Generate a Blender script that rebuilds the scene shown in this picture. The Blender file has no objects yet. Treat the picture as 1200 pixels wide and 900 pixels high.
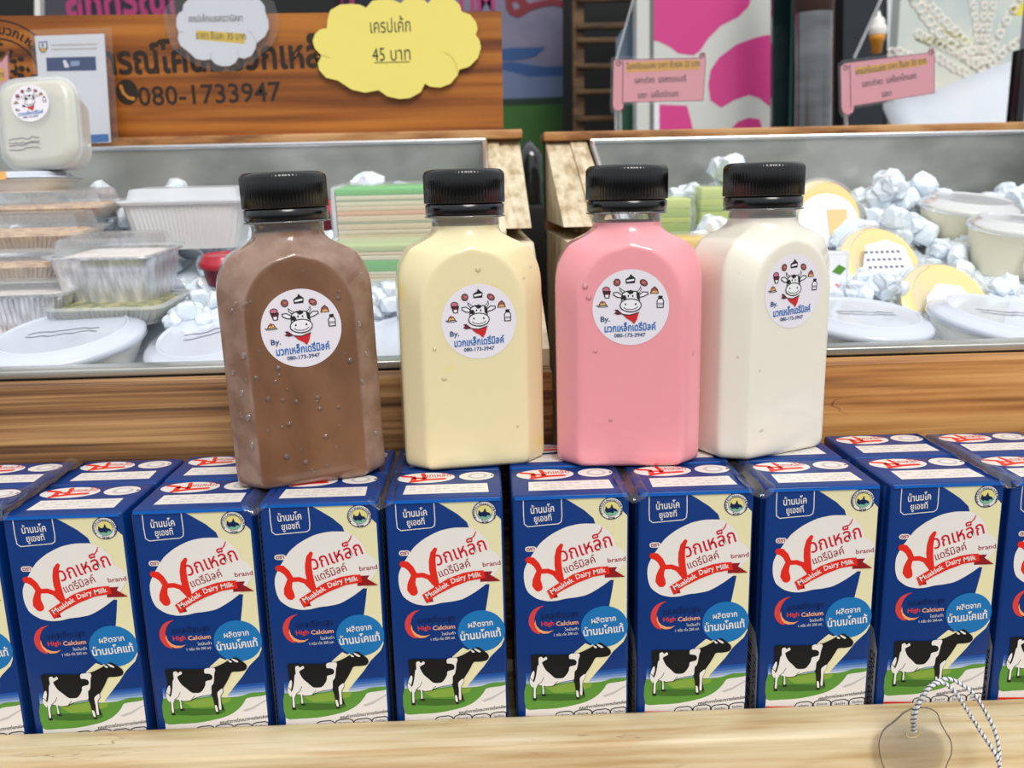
# Milk stall counter: cartons, bottles and iced display crates
import bpy, bmesh, math, random
from mathutils import Vector, Matrix
from mathutils.geometry import tessellate_polygon
random.seed(7)
sc = bpy.context.scene
COL = sc.collection
# ---------------------------------------------------------------- camera
CAM = Vector((0.1904, -0.3261, 0.1167)); YAW, PITCH, ROLL, FPX = 0.0284, 0.2143, -0.0235, 1018.8
_cy, _sy, _cp, _sp, _cr, _sr = math.cos(YAW), math.sin(YAW), math.cos(PITCH), math.sin(PITCH), math.cos(ROLL), math.sin(ROLL)
FWD = Vector((_sy*_cp, _cy*_cp, -_sp)); _right = Vector((_cy, -_sy, 0)); _up = _right.cross(FWD)
RGT = _cr*_right + _sr*_up; UPV = -_sr*_right + _cr*_up
cd = bpy.data.cameras.new('camera'); co = bpy.data.objects.new('camera', cd); COL.objects.link(co)
co.matrix_world = Matrix(((RGT.x, UPV.x, -FWD.x, CAM.x), (RGT.y, UPV.y, -FWD.y, CAM.y), (RGT.z, UPV.z, -FWD.z, CAM.z), (0, 0, 0, 1)))
cd.sensor_width = 36; cd.lens = FPX/1200*36; cd.clip_start = 0.02; cd.clip_end = 60
cd.dof.use_dof = True; cd.dof.focus_distance = 0.375; cd.dof.aperture_fstop = 14
sc.camera = co
# ---------------------------------------------------------------- light
sc.view_settings.view_transform = 'Standard'; sc.view_settings.look = 'None'; sc.view_settings.gamma = 1
sc.view_settings.use_curve_mapping = False; sc.view_settings.exposure = 0.0
w = bpy.data.worlds.new('sky'); sc.world = w; w.use_nodes = True
nt = w.node_tree; bg = nt.nodes['Background']
tc = nt.nodes.new('ShaderNodeTexCoord'); sp = nt.nodes.new('ShaderNodeSeparateXYZ'); cr = nt.nodes.new('ShaderNodeValToRGB'); mr = nt.nodes.new('ShaderNodeMapRange')
nt.links.new(tc.outputs['Generated'], sp.inputs[0]); nt.links.new(sp.outputs['Z'], mr.inputs[0])
mr.inputs[1].default_value = -1; mr.inputs[2].default_value = 1
nt.links.new(mr.outputs[0], cr.inputs[0]); nt.links.new(cr.outputs[0], bg.inputs[0])
e = cr.color_ramp.elements
e[0].position = 0.36; e[0].color = (0.10, 0.10, 0.10, 1); e[1].position = 1.0; e[1].color = (1.05, 1.06, 1.08, 1)
m_ = e.new(0.56); m_.color = (0.66, 0.69, 0.72, 1)
bg.inputs[1].default_value = 1.0
sl = bpy.data.lights.new('sun', 'SUN'); sl.energy = 2.1; sl.angle = math.radians(25); sl.color = (1, 0.97, 0.92)
so = bpy.data.objects.new('sun', sl); COL.objects.link(so); so.rotation_euler = (math.radians(38), math.radians(14), 0)

# ---------------------------------------------------------------- helpers
def at(px, py, Y):
    d = FWD + RGT*((px-600)/FPX) + UPV*((450-py)/FPX)
    return CAM + d*((Y-CAM.y)/d.y)
def lin(r, g, b):
    f = lambda c: (c/255/12.92) if c/255 <= 0.04045 else ((c/255+0.055)/1.055)**2.4
    return (f(r), f(g), f(b), 1)
MATS = {}
def mat(name, rgb, rough=0.5, coat=0.0, metal=0.0, spec=0.5, sss=0.0, trans=0.0, alpha=1.0):
    if name in MATS: return MATS[name]
    m = bpy.data.materials.new(name); m.use_nodes = True; b = m.node_tree.nodes['Principled BSDF']
    b.inputs['Base Color'].default_value = lin(*rgb); b.inputs['Roughness'].default_value = rough
    b.inputs['Coat Weight'].default_value = coat; b.inputs['Coat Roughness'].default_value = 0.06; b.inputs['Metallic'].default_value = metal
    b.inputs['Specular IOR Level'].default_value = spec; b.inputs['Transmission Weight'].default_value = trans; b.inputs['Alpha'].default_value = alpha
    if sss:
        b.inputs['Subsurface Weight'].default_value = sss; b.inputs['Subsurface Radius'].default_value = (1, 0.9, 0.8); b.inputs['Subsurface Scale'].default_value = 0.004
    MATS[name] = m; return m
def noise_col(m, c1, c2, scale=(40, 40, 40), detail=4, lo=0.35, hi=0.65, bump=0.0):
    """two-tone procedural colour on a principled material"""
    t = m.node_tree; b = t.nodes['Principled BSDF']; N = t.nodes.new; L = t.links.new
    c = N('ShaderNodeTexCoord'); mp = N('ShaderNodeMapping'); mp.inputs['Scale'].default_value = scale
    n = N('ShaderNodeTexNoise'); n.inputs['Scale'].default_value = 1; n.inputs['Detail'].default_value = detail
    r = N('ShaderNodeValToRGB'); r.color_ramp.elements[0].position = lo; r.color_ramp.elements[1].position = hi
    r.color_ramp.elements[0].color = lin(*c1); r.color_ramp.elements[1].color = lin(*c2)
    L(c.outputs['Object'], mp.inputs[0]); L(mp.outputs[0], n.inputs['Vector']); L(n.outputs['Fac'], r.inputs[0]); L(r.outputs[0], b.inputs['Base Color'])
    if bump:
        bp = N('ShaderNodeBump'); bp.inputs['Strength'].default_value = bump; bp.inputs['Distance'].default_value = 0.001; L(n.outputs['Fac'], bp.inputs['Height']); L(bp.outputs[0], b.inputs['Normal'])
    return m
def wood(name, dark, mid, light, stretch, fine, rough=0.55, cracks=None, lo=0.39, hi=0.61):
    """stretch: noise scale xyz for broad figure; fine: xyz for the fine grain lines"""
    if name in MATS: return MATS[name]
    m = mat(name, mid, rough); t = m.node_tree; b = t.nodes['Principled BSDF']; N = t.nodes.new; L = t.links.new
    c = N('ShaderNodeTexCoord')
    def nz(s, det, dist=0.0):
        mp = N('ShaderNodeMapping'); mp.inputs['Scale'].default_value = s; n = N('ShaderNodeTexNoise'); n.inputs['Scale'].default_value = 1
        n.inputs['Detail'].default_value = det; n.inputs['Distortion'].default_value = dist
        L(c.outputs['Object'], mp.inputs[0]); L(mp.outputs[0], n.inputs['Vector']); return n.outputs['Fac']
    r = N('ShaderNodeValToRGB'); el = r.color_ramp.elements; el[0].position = lo; el[0].color = lin(*dark); el[1].position = hi; el[1].color = lin(*light)
    k = el.new((lo+hi)/2); k.color = lin(*mid)
    mx = N('ShaderNodeMath'); mx.operation = 'MULTIPLY_ADD'; mx.inputs[1].default_value = 0.55; L(nz(stretch, 4, 0.6), mx.inputs[0])
    ml = N('ShaderNodeMath'); ml.operation = 'MULTIPLY'; ml.inputs[1].default_value = 0.45; f = nz(fine, 3); L(f, ml.inputs[0]); L(ml.outputs[0], mx.inputs[2])
    L(mx.outputs[0], r.inputs[0]); col = r.outputs[0]
    if cracks:
        n = nz(cracks[0], 3, 1.2); rr = N('ShaderNodeValToRGB'); q = rr.color_ramp.elements
        q[0].position = 0.485; q[0].color = (1, 1, 1, 1); q[1].position = 0.515; q[1].color = (1, 1, 1, 1); z = q.new(0.5); z.color = lin(*cracks[1])
        n2 = nz(cracks[2], 2); g = N('ShaderNodeMapRange'); g.inputs[1].default_value = 0.55; g.inputs[2].default_value = 0.68; L(n2, g.inputs[0])
        mm_ = N('ShaderNodeMix'); mm_.data_type = 'RGBA'; mm_.blend_type = 'MULTIPLY'; L(g.outputs[0], mm_.inputs[0]); L(col, mm_.inputs[6]); L(rr.outputs[0], mm_.inputs[7]); L(n, rr.inputs[0]); col = mm_.outputs[2]
    L(col, b.inputs['Base Color'])
    bp = N('ShaderNodeBump'); bp.inputs['Strength'].default_value = 0.25; bp.inputs['Distance'].default_value = 0.001; L(f, bp.inputs['Height']); L(bp.outputs[0], b.inputs['Normal'])
    return m
def clear(name, rgb=(255, 255, 255), body=0.1, rough=0.06, gloss=0.5):
    """thin clear plastic: mostly see-through, fresnel sheen, a little milky body"""
    if name in MATS: return MATS[name]
    m = bpy.data.materials.new(name); m.use_nodes = True; t = m.node_tree; t.nodes.clear(); N = t.nodes.new; L = t.links.new
    o = N('ShaderNodeOutputMaterial'); tr = N('ShaderNodeBsdfTransparent'); gl = N('ShaderNodeBsdfGlossy'); gl.inputs['Roughness'].default_value = rough
    df = N('ShaderNodeBsdfDiffuse'); df.inputs[0].default_value = lin(*rgb)
    fr = N('ShaderNodeFresnel'); fr.inputs[0].default_value = 1.5; mu = N('ShaderNodeMath'); mu.operation = 'MULTIPLY_ADD'; mu.inputs[1].default_value = 2*gloss; mu.inputs[2].default_value = 0.04*gloss; mu.use_clamp = True
    a = N('ShaderNodeMixShader'); b = N('ShaderNodeMixShader'); a.inputs[0].default_value = body
    L(tr.outputs[0], a.inputs[1]); L(df.outputs[0], a.inputs[2]); L(fr.outputs[0], mu.inputs[0]); L(mu.outputs[0], b.inputs[0]); L(a.outputs[0], b.inputs[1]); L(gl.outputs[0], b.inputs[2]); L(b.outputs[0], o.inputs[0])
    MATS[name] = m; return m
def tag(o, label=None, cat=None, group=None, kind=None):
    if label: o['label'] = label
    if cat: o['category'] = cat
    if group: o['group'] = group
    if kind: o['kind'] = kind
    return o
def empty(name, loc=(0, 0, 0), rot=(0, 0, 0)):
    o = bpy.data.objects.new(name, None); COL.objects.link(o); o.location = loc; o.rotation_euler = rot; o.empty_display_size = 0.02; return o
def copy_tree(o, parent=None):
    c = o.copy(); COL.objects.link(c); c.parent = parent
    for ch in list(o.children): copy_tree(ch, c)
    return c
_tcache = {}
def text_tris(s, bold):
    k = (s, bold)
    if k in _tcache: return _tcache[k]
    cu = bpy.data.curves.new('t', 'FONT'); cu.body = s; cu.resolution_u = 2; cu.offset = bold; cu.fill_mode = 'FRONT'
    o = bpy.data.objects.new('t', cu); COL.objects.link(o); bpy.context.view_layer.update()
    me = o.evaluated_get(bpy.context.evaluated_depsgraph_get()).to_mesh()
    vs = [(v.co.x, v.co.y) for v in me.vertices]; fs = [tuple(p.vertices) for p in me.polygons]
    o.evaluated_get(bpy.context.evaluated_depsgraph_get()).to_mesh_clear(); bpy.data.objects.remove(o); bpy.data.curves.remove(cu)
    xs = [v[0] for v in vs] or [0, 1]; ys = [v[1] for v in vs] or [0, 1]
    r = (vs, fs, min(xs), max(xs), min(ys), max(ys)); _tcache[k] = r; return r
class MB:
    """collects shapes into one mesh object"""
    def __init__(s): s.bm = bmesh.new(); s.mats = []
    def mi(s, m):
        if m not in s.mats: s.mats.append(m)
        return s.mats.index(m)
    def faces(s, vs, fs, m, M=None, smooth=False):
        i = s.mi(m); bv = [s.bm.verts.new((M @ Vector(v)) if M else v) for v in vs]
        for f in fs:
            if len(set(f)) < 3: continue
            try: q = s.bm.faces.new([bv[k] for k in f])
            except ValueError: continue
            q.material_index = i; q.smooth = smooth
    def box(s, lo, hi, m, M=None, bev=0.0, seg=2):
        b = bmesh.new(); bmesh.ops.create_cube(b, size=1)
        for v in b.verts: v.co = Vector([lo[k]+(v.co[k]+0.5)*(hi[k]-lo[k]) for k in range(3)])
        if bev: bmesh.ops.bevel(b, geom=b.edges[:], offset=bev, segments=seg, affect='EDGES', profile=0.6)
        s.add(b, m, M, bev > 0)
    def add(s, b, m, M=None, smooth=True):
        b.verts.index_update(); s.faces([v.co.copy() for v in b.verts], [[v.index for v in f.verts] for f in b.faces], m, M, smooth); b.free()
    def loft(s, rings, m, M=None, cap0=True, cap1=True, smooth=True, closed=True):
        n = len(rings[0]); vs = [p for r in rings for p in r]; fs = []
        for j in range(len(rings)-1):
            for i in range(n if closed else n-1):
                a = j*n+i; b = j*n+(i+1) % n; fs.append((a, b, b+n, a+n))
        s.faces(vs, fs, m, M, smooth)
        if cap0: s.faces(rings[0], [list(range(n))[::-1]], m, M)
        if cap1: s.faces(rings[-1], [list(range(n))], m, M)
    def lathe(s, prof, m, n=40, M=None, cap0=False, cap1=False, sx=1, sy=1):
        s.loft([[(r*math.cos(2*math.pi*i/n)*sx, r*math.sin(2*math.pi*i/n)*sy, z) for i in range(n)] for r, z in prof], m, M, cap0, cap1)
    def tube(s, pts, rad, m, n=8, M=None):
        P = [Vector(p) for p in pts]; R = rad if isinstance(rad, (list, tuple)) else [rad]*len(P); rings = []; up = Vector((0.13, 0.2, 0.97))
        for i, p in enumerate(P):
            d = (P[min(i+1, len(P)-1)]-P[max(i-1, 0)]).normalized(); u = d.cross(up).normalized(); v = d.cross(u)
            rings.append([p+(u*math.cos(2*math.pi*k/n)+v*math.sin(2*math.pi*k/n))*R[i] for k in range(n)])
        s.loft(rings, m, M)
    def poly(s, pts, m, M=None, z=0.0):
        P = [Vector((x, y, z)) for x, y in pts]; tr = tessellate_polygon([P])
        fs = []
        for a, b, c in tr:
            ar = (P[b].x-P[a].x)*(P[c].y-P[a].y)-(P[b].y-P[a].y)*(P[c].x-P[a].x)
            fs.append((a, b, c) if ar > 0 else (a, c, b))
        s.faces(P, fs, m, M)
    def spoly(s, pts, m, M=None, z=0.0):
        n = len(pts); o = []
        for i in range(n):
            a, p, q, c = [Vector(pts[(i+j) % n]) for j in (-1, 0, 1, 2)]
            la, lp, lc = (p-a).length, (q-p).length, (c-q).length
            for k in range(3):
                t = k/3; t1 = (q-a)*(lp/(la+lp+1e-9))*0.8; t2 = (c-p)*(lp/(lp+lc+1e-9))*0.8
                v = p*(2*t**3-3*t*t+1)+t1*(t**3-2*t*t+t)+q*(-2*t**3+3*t*t)+t2*(t**3-t*t); o.append((v.x, v.y))
        s.poly(o, m, M, z)
    def disc(s, x, y, rx, ry, m, M=None, z=0.0, n=32): s.poly([(x+rx*math.cos(2*math.pi*i/n), y+ry*math.sin(2*math.pi*i/n)) for i in range(n)], m, M, z)
    def stroke(s, pts, ws, m, M=None, z=0.0):
        ws = ws if isinstance(ws, (list, tuple)) else [ws]*len(pts)
        n = len(pts); cl = n > 3 and math.hypot(pts[0][0]-pts[-1][0], pts[0][1]-pts[-1][1]) < 1e-9
        L, R = [], []
        for i, (x, y) in enumerate(pts):
            a = pts[i-1] if i else (pts[-2] if cl else pts[0]); c = pts[i+1] if i < n-1 else (pts[1] if cl else pts[-1])
            d1 = Vector((x-a[0], y-a[1])); d2 = Vector((c[0]-x, c[1]-y)); d1 = d1.normalized() if d1.length > 1e-12 else d2.normalized(); d2 = d2.normalized() if d2.length > 1e-12 else d1
            t = (d1+d2); t = t.normalized() if t.length > 0.2 else d1; k = ws[i]/2/max(0.45, t.dot(d1)); L.append((x-t.y*k, y+t.x*k)); R.append((x+t.y*k, y-t.x*k))
        s.faces([(x, y, z) for x, y in L+R], [(i, n+i, n+i+1, i+1) for i in range(n-1)], m, M)
        if not cl:
            for j, e in ((0, -1), (n-1, 1)):
                p, q = Vector(L[j]), Vector(R[j]); c = (p+q)/2; u = (q-p)/2; v = Vector((-u.y, u.x))*(1 if e > 0 else -1)
                arc = [c+u*math.cos(math.pi*k/6)+v*math.sin(math.pi*k/6) for k in range(7)]
                if e < 0: arc = arc[::-1]
                s.faces([(a.x, a.y, z) for a in arc], [tuple(range(7))], m, M)
    def text(s, t, x, y, h, m, M=None, z=0.0, rot=0, width=0, bold=0.0, anchor='c'):
        """h: font size; width: if given the text is fitted to that width"""
        vs, fs, x0, x1, y0, y1 = text_tris(t, bold); sx = h
        if width: sx = width/max(x1-x0, 1e-6)
        c, q = math.cos(math.radians(rot)), math.sin(math.radians(rot)); ox = -(x0+x1)/2 if anchor == 'c' else -x0
        out = []
        for a, b in vs: a, b = (a+ox)*sx, b*h; out.append((x+a*c-b*q, y+a*q+b*c, z))
        s.faces(out, fs, m, M)
    def slab(s, pts, t, m, M=None, side=None):
        """outline in local xy with thickness from z=-t to z=0"""
        s.poly(pts, m, M, 0.0); s.poly(pts[::-1], side or m, M, -t); n = len(pts)
        s.faces([(x, y, 0) for x, y in pts]+[(x, y, -t) for x, y in pts], [(i, i+n, (i+1) % n+n, (i+1) % n) for i in range(n)], side or m, M)
    def build(s, name, parent=None, loc=None, rot=None):
        me = bpy.data.meshes.new(name); bmesh.ops.recalc_face_normals(s.bm, faces=[]) if False else None
        s.bm.to_mesh(me); s.bm.free()
        for m in s.mats: me.materials.append(m)
        o = bpy.data.objects.new(name, me); COL.objects.link(o); o.parent = parent
        if loc is not None: o.location = loc
        if rot is not None: o.rotation_euler = rot
        return o
def FRONT(x, y, z): return Matrix(((1, 0, 0, x), (0, 0, -1, y), (0, 1, 0, z), (0, 0, 0, 1)))   # local xy -> world xz, local z towards the viewer (-y)
def blob(b_scale, seed, amp):
    b = bmesh.new(); bmesh.ops.create_icosphere(b, subdivisions=2, radius=1); r = random.Random(seed)
    for v in b.verts:
        p = Vector((max(-0.72, min(0.72, v.co.x)), max(-0.72, min(0.72, v.co.y)), max(-0.72, min(0.72, v.co.z))))
        v.co = Vector([p[k]*b_scale[k]*(1+r.uniform(-amp, amp)) for k in range(3)])
    return b
# ---------------------------------------------------------------- materials
white = mat('white_print', (232, 226, 220), 0.4, 0.5); black = mat('black_print', (22, 22, 22), 0.42, 0.1, spec=0.25)
PM = dict(m1=(24, 80, 158), m2=(60, 105, 172), m3=(105, 138, 190), m4=(150, 170, 206), m5=(190, 198, 216), cream=(228, 220, 176), offw=(226, 220, 216), grass=(88, 142, 52), grassl=(128, 160, 60),
          grassd=(58, 102, 34), foldg=(190, 186, 184), red=(222, 40, 26), redd=(140, 24, 28), crim=(200, 28, 50), crimd=(150, 26, 50), redl=(214, 62, 58), orng=(238, 160, 104), ora2=(236, 170, 130),
          navy=(16, 32, 78), sky=(26, 112, 176), yel=(224, 212, 130), teal=(120, 180, 150))
PM = {k: mat('print_'+k, v, 0.42, 0.12, spec=0.3) for k, v in PM.items()}; PM['white'] = white; PM['black'] = black
blue = mat('carton_blue', (2, 50, 118), 0.42, 0.12, spec=0.3); bluel = mat('carton_blue_edge', (14, 96, 186), 0.42, 0.12, spec=0.3)
silver = mat('carton_side_silver', (176, 178, 184), 0.35, 0.4)
film = clear('clear_film', body=0.02, gloss=0.5, rough=0.1); clearp = clear('clear_plastic', (244, 247, 250), body=0.2, gloss=0.3); clearlid = clear('frosted_plastic', (240, 244, 250), body=0.6, gloss=0.3, rough=0.15)
pet = clear('bottle_plastic', (235, 235, 235), body=0.12, gloss=0.8, rough=0.04)
lidw = mat('white_lid_plastic', (206, 213, 226), 0.2, 0.7, sss=0.2); cupw = mat('white_cup_plastic', (232, 232, 226), 0.35, 0.2, sss=0.2)
custard = mat('custard', (236, 230, 204), 0.4, sss=0.3); pudding = mat('yellow_pudding', (240, 216, 140), 0.3, 0.5, sss=0.3)
foil = noise_col(mat('aluminium_foil', (224, 224, 228), 0.3, metal=0.6), (196, 196, 200), (238, 238, 242), (300, 300, 60), bump=0.6)
steel = noise_col(mat('stainless_steel', (190, 190, 184), 0.3, metal=0.85), (150, 152, 146), (196, 196, 190), (14, 14, 22), detail=3); steelb = mat('steel_rim', (222, 222, 224), 0.25, metal=0.9)  # steel colour mottled at random between two greys
woodL = wood('weathered_beam', (72, 46, 26), (134, 92, 52), (184, 142, 92), (3, 60, 70), (5, 300, 420), 0.6)
woodR = wood('oiled_beam', (112, 62, 22), (176, 118, 56), (204, 150, 86), (3, 40, 75), (7, 200, 260), 0.5, ((9, 60, 60), (70, 36, 14), (5, 40, 30)))
woodS = wood('varnished_sign_wood', (92, 44, 4), (146, 80, 14), (182, 112, 34), (2.2, 30, 42), (4, 100, 110), 0.45)
woodT = wood('pale_plank', (186, 156, 112), (208, 188, 150), (222, 206, 174), (7, 60, 60), (14, 260, 260), 0.6, ((16, 120, 120), (120, 70, 26), (10, 60, 60)))
woodP = wood('raw_cut_wood', (168, 146, 112), (206, 190, 160), (224, 212, 186), (60, 30, 16), (200, 60, 30), 0.7)
woodD = wood('brown_rail', (120, 74, 34), (172, 118, 66), (196, 148, 96), (10, 40, 40), (30, 160, 160), 0.55)
woodK = wood('dark_rack_wood', (50, 34, 14), (84, 58, 26), (104, 74, 38), (8, 20, 50), (20, 60, 160), 0.6)
paper = mat('white_paper', (236, 238, 246), 0.5, 0.2); yellowp = mat('yellow_card', (240, 224, 116), 0.5, 0.15); pinkp = mat('pink_card', (238, 168, 180), 0.45, 0.3)
orangeb = mat('orange_highlight', (236, 178, 74), 0.5, 0.3); ink = mat('dark_ink', (48, 40, 44), 0.6); maroon = mat('maroon_line', (120, 50, 70), 0.6); brownink = mat('burnt_lettering', (38, 24, 12), 0.7)
blackp = mat('black_plastic', (7, 7, 8), 0.22, 0.2, spec=0.5); nearblack = mat('dark_backdrop', (20, 22, 24), 0.8); iceM = mat('ice', (226, 236, 246), 0.14, 0.6, sss=0.4)
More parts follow.
